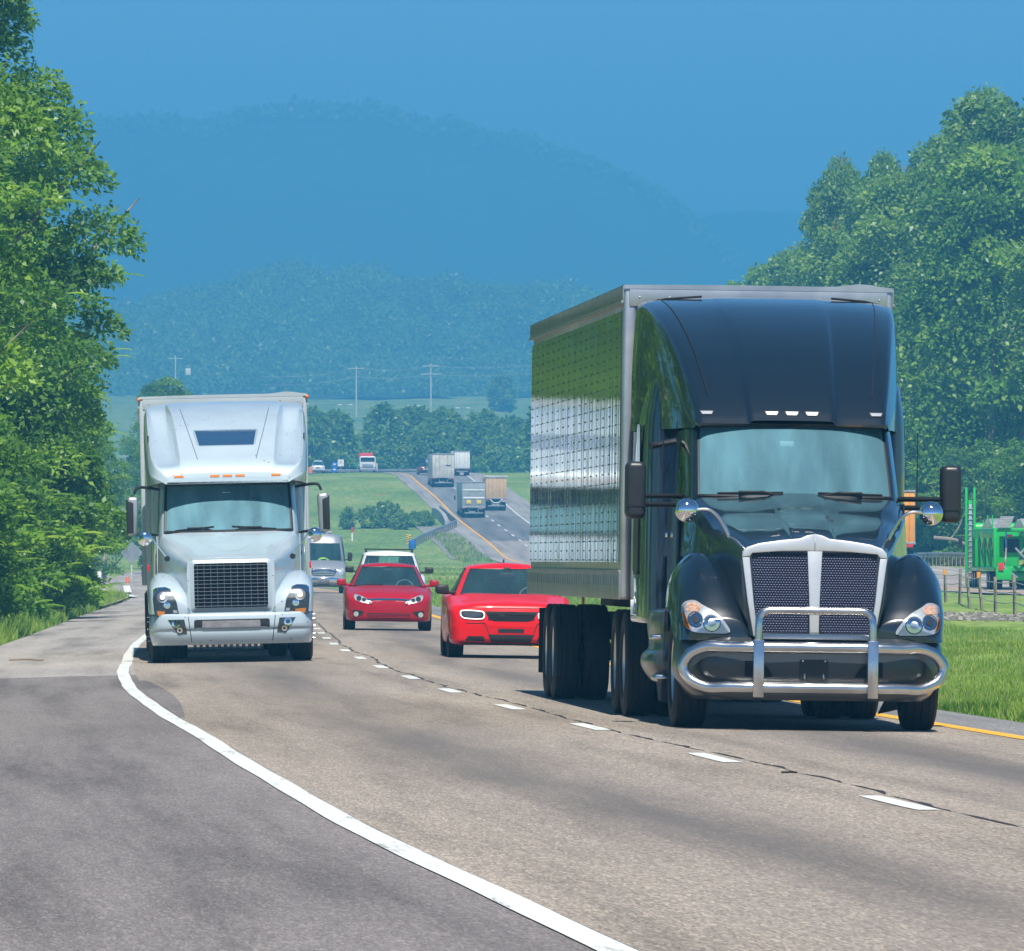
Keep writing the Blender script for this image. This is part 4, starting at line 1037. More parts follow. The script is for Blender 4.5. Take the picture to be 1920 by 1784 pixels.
# sleeper sides step out behind the doors; bright rounded shoulder on top
b = MB(); sl = []
for y, k in ((4.42, -.16), (4.5, -.06), (4.66, .02), (5.0, .055), (6.35, .06)):
    sl.append([(.80, y, 2.9), (1.0+k*.4, y, 3.36+k), (1.10+k*.4, y, 3.26+k), (1.165+k*.5, y, 3.08), (1.20+k*.5, y, 2.75), (1.21+k*.5, y, 2.0), (1.21+k*.5, y, 1.0), (1.19+k*.5, y, .92), (.8, y, .92)])
sl_ = sl
for s in (1, -1):
    b = MB(); b.loft([[(s*x, y, z) for x, y, z in q] for q in sl_], 3, 3, cap0=True, cap1=True); slo = b.build('sleeper', M_BLACK, BT, sharp=40)
    m = MB(); m.prism(rrect(.62, .75, .05, 3, 5.55, 1.75), s*1.243, s*1.256, .01, 1, axis='x'); m.build('locker_door', M_SATIN, slo)
    m = MB(); m.prism(rrect(.45, .5, .08, 3, 5.3, 2.55), s*1.243, s*1.256, .01, 1, axis='x'); m.build('side_window', M_DGLASS, slo)
# mirrors
for s in (1, -1):
    m = MB(); o = rrect(.185, .525, .055, 4, s*1.456, 2.155); m.prism(o, 2.5, 2.72, .05, 4); mo = m.build('mirror', M_SATIN, BT)
    m = MB(); m.box((s*1.456, 2.497, 2.01), (.18, .012, .006)); m.build('seam', M_UNDER, mo)
    m = MB(); m.box((s*1.456, 2.722, 2.17), (.15, .01, .44), .003); m.build('glass', M_CHROME, mo)
    for z in (2.105, 2.025):
        m = MB(); m.tube([(s*.98, 3.0, z), (s*1.2, 2.8, z), (s*1.40, 2.62, z)], .024, 8); m.build('arm', M_SATIN, mo)
    m = MB(); m.tube([(s*.70, .82, 1.52), (s*.70, .80, 1.66), (s*.735, .79, 1.76), (s*.80, .78, 1.88), (s*.86, .78, 1.945), (s*.93, .78, 1.975), (s*1.03, .79, 1.97)], .017, 8, sub=3); ho = m.build('hood_mirror', M_STEEL, BT)
    m = MB(); m.ball((s*1.105, .82, 1.965), (.108, .085, .105), 24, 16); m.build('globe', M_CHROME, ho)
    m = MB(); m.lathe([(-.06, .001), (-.06, .085), (.0, .109), (.012, .109), (.02, .1)], (s*1.105, .83, 1.965), 'y', 24); m.build('housing', M_CHROME, ho)
    m = MB(); m.box((s*.70, .80, 1.475), (.06, .06, .115), .012); m.build('bracket', M_CHROME, ho)
    m = MB(); m.tube([(s*1.18, 3.0, 2.03), (s*1.18, 3.0, 2.72)], .006, 5); m.build('antenna', M_TRIM, BT)
m = MB(); m.tube([(-1.02, 3.6, 2.62), (-1.20, 3.55, 2.585), (-1.26, 3.5, 2.57)], .032, 8); m.build('lamp_pod', M_SATIN, BT)
# chassis, tanks, steps, mudflaps
b = MB(); b.box((0, 4.2, .78), (.9, 7.5, .30), .02); b.box((0, 1.35, .52), (1.7, .2, .16), .03); b.box((0, 1.6, .62), (1.1, 1.6, .6), .05); b.box((0, 1.0, .36), (.5, .5, .1), .02); b.box((0, 3.4, .95), (2.3, 2.0, .2), .03)
for y in (7.5, 8.85): b.lathe([(-1.0, .09), (-.3, .1), (-.22, .24), (.22, .24), (.3, .1), (1.0, .09)], (0, y, .51), n=14)
b.build('chassis', M_UNDER, BT)
for s in (1, -1):
    b = MB(); tk = []
    for y, k in ((2.62, .72), (2.7, .88), (2.9, 1.0), (4.6, 1.0), (4.9, .95)):
        tk.append([(s*.75, y, .42), (s*(1.08*k+.02), y, .36), (s*(1.24*k), y, .50), (s*(1.25*k), y, .62), (s*(1.16*k+.02), y, .70), (s*(1.20*k), y, .95), (s*(1.16*k), y, 1.05), (s*.75, y, 1.06)])
    b.loft(tk, 3, 3, cap0=True, cap1=True); st = b.build('step_fairing', M_DGREY, BT, sharp=45)
    m = MB(); m.box((s*1.13, 2.85, .43), (.26, .5, .07), .03); m.build('step', M_STEEL, st)
    m = MB(); m.box((s*1.16, 3.1, .80), (.22, .4, .05), .02); m.build('step', M_STEEL, st)
    m = MB(); m.prism([(s*.80, .12), (s*1.22, .22), (s*1.24, .40), (s*.95, .42)][::s], 2.56, 2.58, .004, 1); m.build('mudflap', M_SATIN, BT)
    wheel(BT, (s*1.045, 1.30, .515), .515, .30, s, M_RIM, lugs=.15)
    for y in (7.5, 8.85):
        wheel(BT, (s*1.10, y, .515), .515, .27, s); wheel(BT, (s*.77, y, .515), .515, .27, s)
# the trailer
def quilt():
    m = bpy.data.materials.new('quilted_steel'); m.use_nodes = True; nt = m.node_tree; b = nt.nodes['Principled BSDF']
    tc = nt.nodes.new('ShaderNodeTexCoord'); P = tc.outputs['Object']
    sep = nt.nodes.new('ShaderNodeSeparateXYZ'); nt.links.new(P, sep.inputs[0]); y, z = sep.outputs[1], sep.outputs[2]
    fy = math_(nt, 'FRACT', math_(nt, 'MULTIPLY', y, 1/.98)); fz = math_(nt, 'FRACT', math_(nt, 'MULTIPLY', z, 1/.094))
    dash = math_(nt, 'MULTIPLY', math_(nt, 'LESS_THAN', fy, .30), math_(nt, 'LESS_THAN', fz, .16))
    ln = math_(nt, 'MAXIMUM', math_(nt, 'LESS_THAN', math_(nt, 'FRACT', math_(nt, 'MULTIPLY', y, 1/1.225)), .035), math_(nt, 'MULTIPLY', math_(nt, 'LESS_THAN', math_(nt, 'FRACT', math_(nt, 'MULTIPLY', z, 1/.188)), .05), .5))
    f = math_(nt, 'MAXIMUM', dash, math_(nt, 'MULTIPLY', ln, .6))
    n1 = noise(nt, mapping(nt, P, (1, .9, .10)), 1.0, 3); n2 = noise(nt, mapping(nt, P, (1, 4.5, .42)), 1.0, 2)
    col = mixc(nt, f, (.66, .67, .70), (.12, .14, .14))
    dirt = noise(nt, mapping(nt, P, (1, .8, .5)), 1.5, 5)
    col = mixc(nt, 1.0, col, ramp(nt, dirt, [(.3, (.82, .83, .82)), (.7, (1, 1, 1))]), 'MULTIPLY')
    nt.links.new(col, b.inputs['Base Color']); nt.links.new(math_(nt, 'SUBTRACT', .88, math_(nt, 'MULTIPLY', f, .7)), b.inputs['Metallic'])
    nt.links.new(math_(nt, 'ADD', .055, math_(nt, 'MULTIPLY', f, .3)), b.inputs['Roughness'])
    h = math_(nt, 'ADD', n1, math_(nt, 'MULTIPLY', n2, .6))
    bp = N(nt, 'ShaderNodeBump', Strength=1.0, Distance=.010); nt.links.new(h, bp.inputs['Height']); nt.links.new(bp.outputs[0], b.inputs['Normal'])
    return m
M_QUILT = quilt()
M_RAIL = mat('trailer_rail', (.36, .38, .39), .4, .7, noise=.3, nscale=3)
box_trailer(BT, 7.0, 23.1, 1.13, 4.16, 1.30, M_QUILT, M_ALU, M_RAIL, -.11)
# ------------------------------------------------------------------ the white lorry in the right lane
WT = vehicle('semi_truck', -4.13, 144.0, .038, -1.25, 'white semi truck with lit headlamps and white box trailer beside the left trees', 'truck')
b = MB(); hs = []
for y, zc, xt, zt, xs, zs, xb in ((.24, 1.555, .55, 1.545, .635, 1.48, .655), (.32, 1.575, .56, 1.562, .65, 1.495, .665), (.8, 1.67, .66, 1.645, .765, 1.555, .80), (1.4, 1.80, .80, 1.765, .905, 1.66, .95), (1.8, 1.885, .90, 1.85, .99, 1.735, 1.03), (2.15, 1.955, .98, 1.91, 1.05, 1.78, 1.06)):
    hs.append([(0, y, zc), (xt*.4, y, zc-.004), (xt*.8, y, (zc+zt)/2+.004), (xt, y, zt), (xt+.03, y, zt-.022), (xs, y, zs), (xs+.015, y, zs-.10), ((xs+xb)/2, y, 1.15), (xb, y, .72)])
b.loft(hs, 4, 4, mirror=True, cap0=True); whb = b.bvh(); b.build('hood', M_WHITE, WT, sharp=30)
fs = []
for y, p in ((.24, [(.60, .735), (.64, .82), (.82, .90), (1.02, .90), (1.13, .85), (1.15, .735)]),
             (.33, [(.60, .735), (.66, 1.00), (.84, 1.08), (1.04, 1.08), (1.17, 1.0), (1.19, .735)]),
             (.5, [(.62, .735), (.72, 1.12), (.88, 1.19), (1.06, 1.18), (1.19, 1.08), (1.21, .735)]),
             (.75, [(.64, .80), (.78, 1.21), (.92, 1.275), (1.08, 1.265), (1.205, 1.14), (1.225, .85)]),
             (1.05, [(.68, .98), (.84, 1.28), (.97, 1.335), (1.10, 1.32), (1.21, 1.18), (1.235, 1.0)]),
             (1.5, [(.74, .98), (.88, 1.28), (1.0, 1.34), (1.11, 1.32), (1.21, 1.18), (1.235, 1.0)]),
             (2.0, [(.86, .60), (.95, 1.2), (1.03, 1.26), (1.11, 1.24), (1.20, 1.1), (1.225, .60)]),
             (2.4, [(.9, .5), (.98, 1.1), (1.04, 1.15), (1.10, 1.14), (1.18, 1.0), (1.2, .5)])):
    fs.append([(x, y, z) for x, z in p])
HLW = [(1.155, 1.10), (1.06, 1.135), (.905, 1.11), (.78, .735), (.95, .705), (1.115, .70), (1.15, .82)]
for s in (1, -1):
    b = MB(); b.loft([[(s*x, y, z) for x, y, z in q] for q in fs], 5, 5, cap0=True); fv = b.bvh(); b.build('fender', M_WHITE, WT, sharp=50)
    def P_(pts, off, sub=1, th=.02, st=.04):
        m = MB(); m.conform(fv, [(s*x, z) for x, z in pts][::s], off, th, st, sub); return m
    hl = P_(HLW, .012, 2).build('headlight', M_DGREY, WT)
    circ = lambda cx, cz, r, k=14: [(cx+r*math.cos(a), cz+r*math.sin(a)) for a in np.linspace(0, 2*math.pi, k+1)[:-1]]
    P_(circ(1.02, .985, .085), .022, st=.025).build('bowl', M_RING, hl)
    m = MB(); y_ = fv.ray_cast(Vector((s*1.02, -5, .985)), Vector((0, 1, 0)))[0].y; m.ball((s*1.02, y_-.045, .985), (.036, .03, .036)); m.build('lit_bulb', M_WARM if s > 0 else M_LED, hl)
    P_(circ(.955, .865, .052), .022, st=.025).build('bowl', M_CHROME, hl)
    P_([(1.105, .785), (.90, .770), (.88, .735), (1.09, .715)], .02).build('turn_signal', M_AMBER, hl)
    P_([(.865, .79), (.81, .79), (.80, .75), (.86, .745)], .02).build('side_reflector', M_LAMP, hl)
    P_(HLW, .04, 2, 0).build('lens', M_CLEAR, hl)
m = MB(); m.conform(whb, [(-.30, 1.745), (-.20, 1.665), (.0, 1.635), (.20, 1.665), (.30, 1.745), (.12, 1.66), (0, 1.648), (-.12, 1.66)], .006, .01, .02); m.build('hood_crease', M_WHITE, WT)
# grille: bright frame, dark core, a lattice of chrome strips
b = MB()
for o, w_, h_ in ((0, 1.26, .80),):
    out = rrect(1.20, .77, .05, 3, 0, 1.14); inn = rrect(1.09, .66, .03, 3, 0, 1.145)
    n_ = len(out)
    for k in range(n_):
        k2 = (k+1) % n_
        A = [(p[0], y, p[1]) for p, y in ((out[k], .235), (out[k2], .235), (inn[k2], .20), (inn[k], .20))]
        b.grid([[A[0], A[1]], [A[3], A[2]]]); b.grid([[(inn[k][0], .20, inn[k][1]), (inn[k2][0], .20, inn[k2][1])], [(inn[k][0], .27, inn[k][1]), (inn[k2][0], .27, inn[k2][1])]])
gf = b.build('grille_surround', M_WHITE, WT)
m = MB(); m.box((0, .236, 1.14), (1.11, .01, .68)); m.build('core', M_UNDER, gf)
m = MB()
for k in range(12):
    z = .84 + .60*k/11; m.box((0, .212, z), (1.09, .028, .010), .003, seg=1)
for k in range(11): m.box((-.495+.99*k/10, .218, 1.14), (.009, .02, .68), .003, seg=1)
m.build('bars', M_GBAR, gf)
# bumper
b = MB(); lv = []
for z, g0, wd in ((.27, .16, .965), (.30, .12, .975), (.42, .06, .995), (.50, .055, 1.0), (.52, .03, 1.0), (.70, .04, .985), (.735, .07, .97)):
    lv.append([(0, g0, z), (.45*wd, g0+.003, z), (.74*wd, g0+.03, z), (.95*wd, g0+.09, z), (1.12*wd, g0+.22, z), (1.205*wd, g0+.48, z), (1.22*wd, g0+.8, z)])
P = shell(lv, 4, 3); patch(b, P, 0, len(P)-1, 0, len(P[0])-1); wbv = b.bvh(); wbm = b.build('bumper', M_WHITE, WT, sharp=40)
m = MB(); m.conform(wbv, rrect(1.12, .135, .03, 3, 0, .575), .006, .03, .05); sl_ = m.build('intake', M_UNDER, wbm)
m = MB(); m.conform(wbv, rrect(.86, .10, .01, 1, -.01, .575), .010, .01, .06); m.build('plate', mat('plate_grey', (.22, .22, .24), .5, noise=.3, nscale=9), wbm)
for s in (1, -1):
    m = MB(); m.conform(wbv, [(s*.93, .655), (s*.70, .655), (s*.80, .435), (s*.685+s*.18, .43)][::1] if False else [(s*.945, .65), (s*.705, .65), (s*.665, .44), (s*.80, .43)][::s], .008, .02, .04); fg = m.build('fog_lamp', M_DGREY, wbm)
    for cx, cz, r in ((.83, .59, .062), (.775, .49, .042)):
        m = MB(); m.conform(wbv, [(s*cx+r*math.cos(a), cz+r*math.sin(a)) for a in np.linspace(0, 6.283, 15)[:-1]], .018, .012, .025); m.build('bowl', M_CHROME, fg)
        m = MB(); m.conform(wbv, [(s*cx+r*.5*math.cos(a), cz+r*.5*math.sin(a)) for a in np.linspace(0, 6.283, 11)[:-1]], .026, .012, .02); m.build('bulb', M_DGREY, fg)
    m = MB(); m.conform(wbv, [(s*.655, .735), (s*.645, .735), (s*.59, .28), (s*.60, .28)][::s], .004, .01, .05); m.build('seam', M_UNDER, wbm)
# cab
lv = []
for z, yc, w_ in ((1.5, 1.75, 1.03), (1.95, 2.09, 1.03), (2.66, 2.60, .995), (2.80, 2.72, .98)):
    lv.append([(0, yc, z), (.45, yc+.03, z), (.82*w_, yc+.13, z), (.925*w_, yc+.22, z), (.975*w_, yc+.30, z), (1.02*w_, yc+.55, z), (1.04*w_, max(yc+.9, 3.1), z), (1.05*w_, 3.8, z), (1.07*w_, 4.3, z)])
P = shell(lv, 5, 6); nl = 6; nj = 5; b = MB()
for i0, i1, j0, j1 in ((0, nl, 0, 8*nj), (2*nl, 3*nl, 0, 8*nj), (nl, 2*nl, 3*nj, 5*nj), (nl, 2*nl, 7*nj, 8*nj)): patch(b, P, i0, i1, j0, j1)
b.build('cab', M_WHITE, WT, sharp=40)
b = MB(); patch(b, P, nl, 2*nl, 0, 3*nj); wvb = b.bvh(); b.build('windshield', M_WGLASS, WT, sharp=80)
b = MB(); b.tube(rim_path(P, nl, 2*nl, 0, 3*nj), .024, 6, True); b.build('windshield_seal', M_TRIM, WT)
for s in (1, -1):
    b = MB(); patch(b, P, nl, 2*nl, 5*nj, 7*nj, s); b.build('side_window', M_DGLASS, WT, sharp=80)
    d = MB(); d.prism([(2.75, .95), (3.9, .95), (3.9, 1.9), (2.75, 1.9)], s*1.065, s*1.085, .012, 2, axis='x'); dr = d.build('door', M_WHITE, WT)
    d = MB(); d.box((s*1.10, 3.75, 1.6), (.03, .16, .05), .01); d.build('handle', M_SATIN, dr)
for x0, x1 in ((-.80, -.22), (.72, .05)): wiper(WT, x0, x1, 2.1, 1.975, dz=.05, bvh=wvb)
b = MB(); b.box((0, 2.6, 1.80), (1.9, .8, .20), .06); b.box((0, 4.2, 2.0), (2.0, .05, 1.7), .01); b.build('dashboard', M_DASH, WT)
seats(WT, (-.5, .5), 3.5, 1.5, .52, .75); steering(WT, .5, 2.9, 1.86, .22, 40)
b = MB()
for k in range(9):
    x = .38 + .055*k; b.tube([(x, 3.85+.02*math.sin(k*2.1), 1.5), (x, 3.85+.03*math.sin(k*2.1+1), 2.65)], .030, 6)
b.build('curtain', M_CURT, WT)
b = MB(); b.box((-.02, 2.52, 2.50), (.12, .03, .08), .01); b.build('dash_camera', M_CURT, WT)
# roof with sun visor, scooped panels and a skylight
ys2 = [2.26, 2.29, 2.36, 2.48, 2.72, 3.15, 3.8, 4.6, 5.4, 6.1]; zt2 = [2.76, 2.86, 2.955, 3.03, 3.13, 3.31, 3.55, 3.76, 3.90, 3.96]; xc2 = [.90, .98, 1.06, 1.12, 1.16, 1.19, 1.21, 1.22, 1.225, 1.225]
fa = []
for y, zc, xc in zip(ys2, zt2, xc2):
    t = min(1, max(0, (y-2.35)/3.2)); c = .70 + .17*t; d = .23*math.sin(math.pi*min(1, t*1.0))**.8 if t > 0 else 0
    zb_ = 2.70 - .04*min(1, (y-2.26)/.3)
    e = min(.14, (zc-zb_)*.4)
    fa.append([(0, y, zc), (c*.55, y, zc-.003), (c-.04, y, zc-.012), (c, y, zc-.02), (c+.05, y, zc-.03-d), (max(c+.11, xc-.10), y, zc-.05-d*.9), (xc-.035, y, zc-.045-e*.15), (xc-.01, y, zc-.05-e*.5), (xc+.01, y, zc-.06-e), (xc+.02, y, (zc+zb_)/2-.06), (xc, y, zb_)])
b = MB(); b.loft(fa, 4, 6, mirror=True, cap0=True, cap1=True); rw = b.bvh(); rwo = b.build('roof', M_WHITE, WT, sharp=40)
m = MB(); m.conform(rw, [(-.49, 3.50), (.47, 3.50), (.49, 3.47), (.44, 3.26), (.40, 3.24), (-.40, 3.24), (-.44, 3.26), (-.50, 3.46)], .008, .015, .05); m.build('skylight', M_CLEAR, rwo)
m = MB(); m.conform(rw, [(-.47, 3.485), (.46, 3.485), (.41, 3.255), (-.41, 3.255)], .004, .01, .05); m.build('skylight_well', mat('skylight_well', (.035, .095, .20), .15, coat=.6), rwo)
for s in (1, -1):
    m = MB(); m.tube([(s*(.44+.30*t), p[1]-.004, p[2]+.002) for t in np.linspace(0, 1, 24) for p in [rw.ray_cast(Vector((s*(.44+.22*t), 0, 3.05+.80*t)), Vector((0, 1, 0)))[0] or Vector((0, 5, 3.8))]] if False else
        [(s*(.44+.24*t), rw.ray_cast(Vector((s*(.44+.24*t), 0, 3.04+.80*t)), Vector((0, 1, 0)))[0].y-.003, 3.04+.80*t) for t in np.linspace(0, 1, 24)], .0045, 4); m.build('panel_seam', M_DGREY, rwo)
for x in (-.73, -.19, 0, .19, .73):
    m = MB(); m.conform(rw, [(x-.07, 2.80), (x+.07, 2.80), (x+.07, 2.77), (x-.07, 2.77)], .008, .02, .03); m.build('marker_lamp', M_AMBER, rwo)
for s in (1, -1):
    b = MB(); sl = []
    for y, k in ((4.2, .0), (4.3, .04), (4.6, .06), (6.1, .06)):
        sl.append([(.8, y, 2.75), (1.06+k, y, 2.72), (1.10+k, y, 2.6), (1.11+k, y, 1.9), (1.11+k, y, 1.0), (1.08+k, y, .9), (.8, y, .9)])
    b.loft([[(s*x, y, z) for x, y, z in q] for q in sl], 3, 3, cap0=True, cap1=True); b.build('sleeper', M_WHITE, WT, sharp=40)
    b = MB(); b.prism([(s*1.12, .95), (s*1.24, 1.0), (s*1.24, 3.6), (s*1.14, 3.72)][::s], 5.95, 6.5, .03); b.build('side_fairing', M_WHITE, WT)
    # mirrors
    o = [(s*1.37, 1.93), (s*1.50, 1.91), (s*1.535, 1.98), (s*1.525, 2.44), (s*1.49, 2.50), (s*1.36, 2.49), (s*1.345, 2.42)]
    m = MB(); m.prism(o[::s], 2.45, 2.66, .045, 3); mo = m.build('mirror', M_ALU, WT)
    m = MB(); m.prism([(s*1.425, 1.95), (s*1.532, 1.94), (s*1.528, 2.46), (s*1.42, 2.40)][::s], 2.43, 2.47, .02, 2); m.build('back_cover', M_SATIN, mo)
    m = MB(); m.box((s*1.44, 2.665, 2.2), (.14, .01, .5), .003); m.build('glass', M_CHROME, mo)
    for z, z2 in ((2.60, 2.54), (1.90, 1.96)):
        m = MB(); m.tube([(s*1.03, 2.9, z), (s*1.2, 2.7, z+.03), (s*1.36, 2.58, z+.03), (s*1.41, 2.56, z2)], .022, 8, sub=3); m.build('arm', M_SATIN, mo)
    m = MB(); m.tube([(s*1.13, .95, 1.29), (s*1.12, .93, 1.6), (s*1.115, .92, 1.80), (s*1.15, .92, 1.86), (s*1.25, .92, 1.87)], .013, 7, sub=3); m.tube([(s*.93, 1.0, 1.56), (s*1.11, .93, 1.80)], .010, 6); ho = m.build('hood_mirror', M_CHROME, WT)
    m = MB(); m.ball((s*1.265, .93, 1.865), (.112, .07, .112), 24, 14); m.build('globe', M_CHROME, ho)
    m = MB(); m.lathe([(-.02, .001), (-.02, .04), (.01, .045), (.02, .02)], (s*.935, 1.0, 1.555), 'y', 12); m.build('mount', M_SATIN, ho)
    m = MB(); m.box((s*1.215, 2.2, 1.42), (.03, .06, .10), .01); m.build('side_marker', M_RED, WT)
    b = MB(); b.box((s*1.10, 4.2, .66), (.24, 3.2, .66), .10, seg=3); b.build('tank_fairing', M_WHITE, WT)
    wheel(WT, (s*1.05, 1.35, .51), .51, .31, s, lugs=.9)
    for y in (6.9, 8.2):
        wheel(WT, (s*1.10, y, .51), .51, .27, s, lugs=.2); wheel(WT, (s*.77, y, .51), .51, .27, s)
    m = MB(); m.tube([(s*1.17, 3.4, 2.6), (s*1.18, 3.4, 3.42)], .012, 5); m.build('antenna', M_TRIM, WT)
b = MB(); b.box((0, 4.0, .75), (.9, 7.5, .3), .02); b.box((0, 1.4, .48), (1.7, .2, .16), .03); b.box((0, 1.3, .62), (1.1, 1.8, .6), .04)
g_ = np.random.default_rng(2)
for k in range(12): b.box((-.55+k*.09, .5, .235+.03*g_.random()), (.05, .1, .07), .015, seg=1)
for y in (6.9, 8.2): b.lathe([(-1.0, .09), (-.3, .1), (-.22, .24), (.22, .24), (.3, .1), (1.0, .09)], (0, y, .51), n=14)
b.build('chassis', M_UNDER, WT)
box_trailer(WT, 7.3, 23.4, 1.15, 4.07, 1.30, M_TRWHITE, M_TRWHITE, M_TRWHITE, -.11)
for s in (1, -1):
    m = MB(); m.ball((s*1.31, 7.27, 4.03), (.03, .03, .03), 8, 6); m.build('marker_lamp', M_AMBER, WT)
# ------------------------------------------------------------------ cars
def paint(name, c, **k): return mat(name, c, .36, coat=.42, coat_rough=.03, spec=.2, **k)
def car_body(parent, secs, m, name='body'):
    """sections: y, then the half outline bottom centre -> top centre as (x, z)"""
    b = MB(); S = [[(x, y, z) for x, z in p] for y, p in secs]
    b.loft(S, 4, 5, mirror=False, cap0=False)
    # mirrored half
    g = bmesh.ops.duplicate(b.bm, geom=list(b.bm.verts)+list(b.bm.edges)+list(b.bm.faces))
    for v in g['geom']:
        if isinstance(v, bmesh.types.BMVert): v.co.x *= -1
    # close nose and tail
    for k, idx in ((0, 0), (1, -1)):
        pts = cr(S[idx], 4); pts = [tuple(p) for p in pts] + [(-p[0], p[1], p[2]) for p in pts[::-1][1:-1]]
        b._f([b.bm.verts.new(p) for p in pts])
    bv = b.bvh(); o = b.build(name, m, parent, sharp=38)
    return o, bv
def sec(y, zb, xb, xw, zm, zs, xt, zt, zc): return (y, [(0, zb), (xb*.6, zb), (xb, zb+.02), (xw, zb+.16), (xw+.012, zm), (xw-.012, zs), (xt+.02, zt-.025), (xt*.75, zt+.012), (0, zc)])
def greenhouse(parent, levels, m, roofz, spine, ws=2, sw=(4, 6), rw_=(8, 9), glassm=None, trim=.012):
    """levels bottom -> roof edge; windows lie between level 0 and 1"""
    n = len(levels[0])
    cap = [(0, spine[0] + (spine[1]-spine[0])*k/(n-1), roofz) for k in range(n)]
    mid = [tuple((np.array(levels[-1][k])*.5 + np.array(cap[k])*.5) * (1, 1, 0) + (0, 0, roofz - (roofz-levels[-1][k][2])*.22)) for k in range(n)]
    P = shell(list(levels) + [mid, cap], 4, 4); q = 4
    b = MB(); b_top = len(P)-1
    patch(b, P, q, b_top, 0, (n-1)*q)
    spans = []
    for j in range(n-1):
        win = j < ws or sw[0] <= j < sw[1] or rw_[0] <= j < rw_[1]
        if not win: patch(b, P, 0, q, j*q, (j+1)*q)
    b.build('roof', m, parent, sharp=45)
    gm = glassm or M_CGLASS
    g = MB(); patch(g, P, 0, q, 0, ws*q); gb = g.bvh(); g.build('windshield', gm, parent, sharp=80)
    t = MB(); t.tube(rim_path(P, 0, q, 0, ws*q), trim, 5, True); t.build('windshield_seal', M_TRIM, parent)
    for s in (1, -1):
        g = MB(); patch(g, P, 0, q, sw[0]*q, sw[1]*q, s); g.build('side_window', M_DGLASS, parent, sharp=80)
        t = MB(); t.tube(rim_path(P, 0, q, sw[0]*q, sw[1]*q, s), trim, 5, True); t.build('window_seal', M_TRIM, parent)
    if rw_[1] > rw_[0]:
        g = MB(); patch(g, P, 0, q, rw_[0]*q, rw_[1]*q); g.build('rear_window', gm, parent, sharp=80)
    return P, gb
def car_wheels(parent, xs, ys, r, w, rim=M_RIM):
    for s in (1, -1):
        for y in ys:
            m = MB(); m.lathe([(s*(xs+.118), r+.045), (s*(xs+.122), r+.05), (s*(xs+.122), r+.0), (s*(xs-.1), r-.02)], (0, y, r+.01), n=28); m.build('wheel_arch', M_UNDER, parent)
            wheel(parent, (s*(xs+.02), y, r), r, w, s, rim, style='car')
def wing_mirror(parent, s, x, y, z, w, h, m, d=.16):
    b = MB(); o = [(s*(x-w/2), z-h*.35), (s*(x-w/2+.04), z-h/2), (s*(x+w/2-.03), z-h/2+.01), (s*(x+w/2), z-h*.2), (s*(x+w/2), z+h*.3), (s*(x+w/2-.04), z+h/2), (s*(x-w/2+.02), z+h/2)]
    b.prism(o[::s], y, y+d, .04, 3); b.box((s*(x-w/2-.04), y+.10, z-h*.3), (.14, .06, .05), .015); mo = b.build('wing_mirror', m, parent)
    b = MB(); b.box((s*x, y+d+.002, z), (w*.75, .006, h*.75), .002); b.build('glass', M_CHROME, mo)
def blob(bv, pts, off, th=.02, st=.03, sub=1):
    m = MB(); m.conform(bv, pts, off, th, st, sub); return m
def both(pts, s): return [(s*x, z) for x, z in pts][::s]

# ---- maroon red saloon in the left lane
RC = vehicle('car', -2.62, 206.0, .026, .9, 'dark red saloon with chrome grille bar and red mirrors between the two trucks', 'car', 'cars between the trucks')
PR = paint('dark_red_paint', (.34, .004, .016))
secs = [sec(.0, .26, .42, .52, .46, .56, .38, .60, .63), sec(.06, .22, .66, .70, .48, .62, .52, .665, .70), sec(.18, .20, .80, .835, .5, .68, .64, .735, .765), sec(.42, .19, .86, .89, .52, .745, .70, .81, .84), sec(.9, .19, .88, .912, .55, .82, .735, .885, .92), sec(1.45, .19, .88, .918, .57, .88, .76, .935, .96),
        sec(2.2, .19, .88, .92, .58, .90, .78, .95, .955), sec(3.6, .19, .88, .92, .6, .93, .78, .97, .97), sec(4.3, .20, .87, .91, .62, .93, .76, .99, 1.0), sec(4.7, .26, .80, .86, .64, .9, .70, .96, .98), sec(4.84, .34, .62, .70, .66, .82, .56, .86, .88)]
_, bv = car_body(RC, secs, PR)
lv = [[(0, 1.28, .93), (.48, 1.34, .935), (.715, 1.52, .94), (.77, 1.66, .94), (.80, 1.85, .94), (.815, 2.6, .95), (.80, 3.5, .96), (.72, 4.0, .97), (.45, 4.18, .98), (0, 4.22, .98)],
      [(0, 2.02, 1.345), (.40, 2.06, 1.34), (.545, 2.16, 1.335), (.59, 2.27, 1.335), (.61, 2.42, 1.34), (.62, 2.85, 1.35), (.60, 3.3, 1.345), (.53, 3.5, 1.34), (.32, 3.58, 1.34), (0, 3.6, 1.34)],
      [(0, 2.12, 1.395), (.36, 2.15, 1.39), (.48, 2.23, 1.385), (.53, 2.32, 1.385), (.55, 2.44, 1.385), (.56, 2.85, 1.39), (.54, 3.25, 1.385), (.47, 3.42, 1.38), (.28, 3.5, 1.38), (0, 3.52, 1.38)]]
greenhouse(RC, lv, PR, 1.435, (2.3, 3.3))
car_wheels(RC, .79, (.98, 3.72), .325, .225)
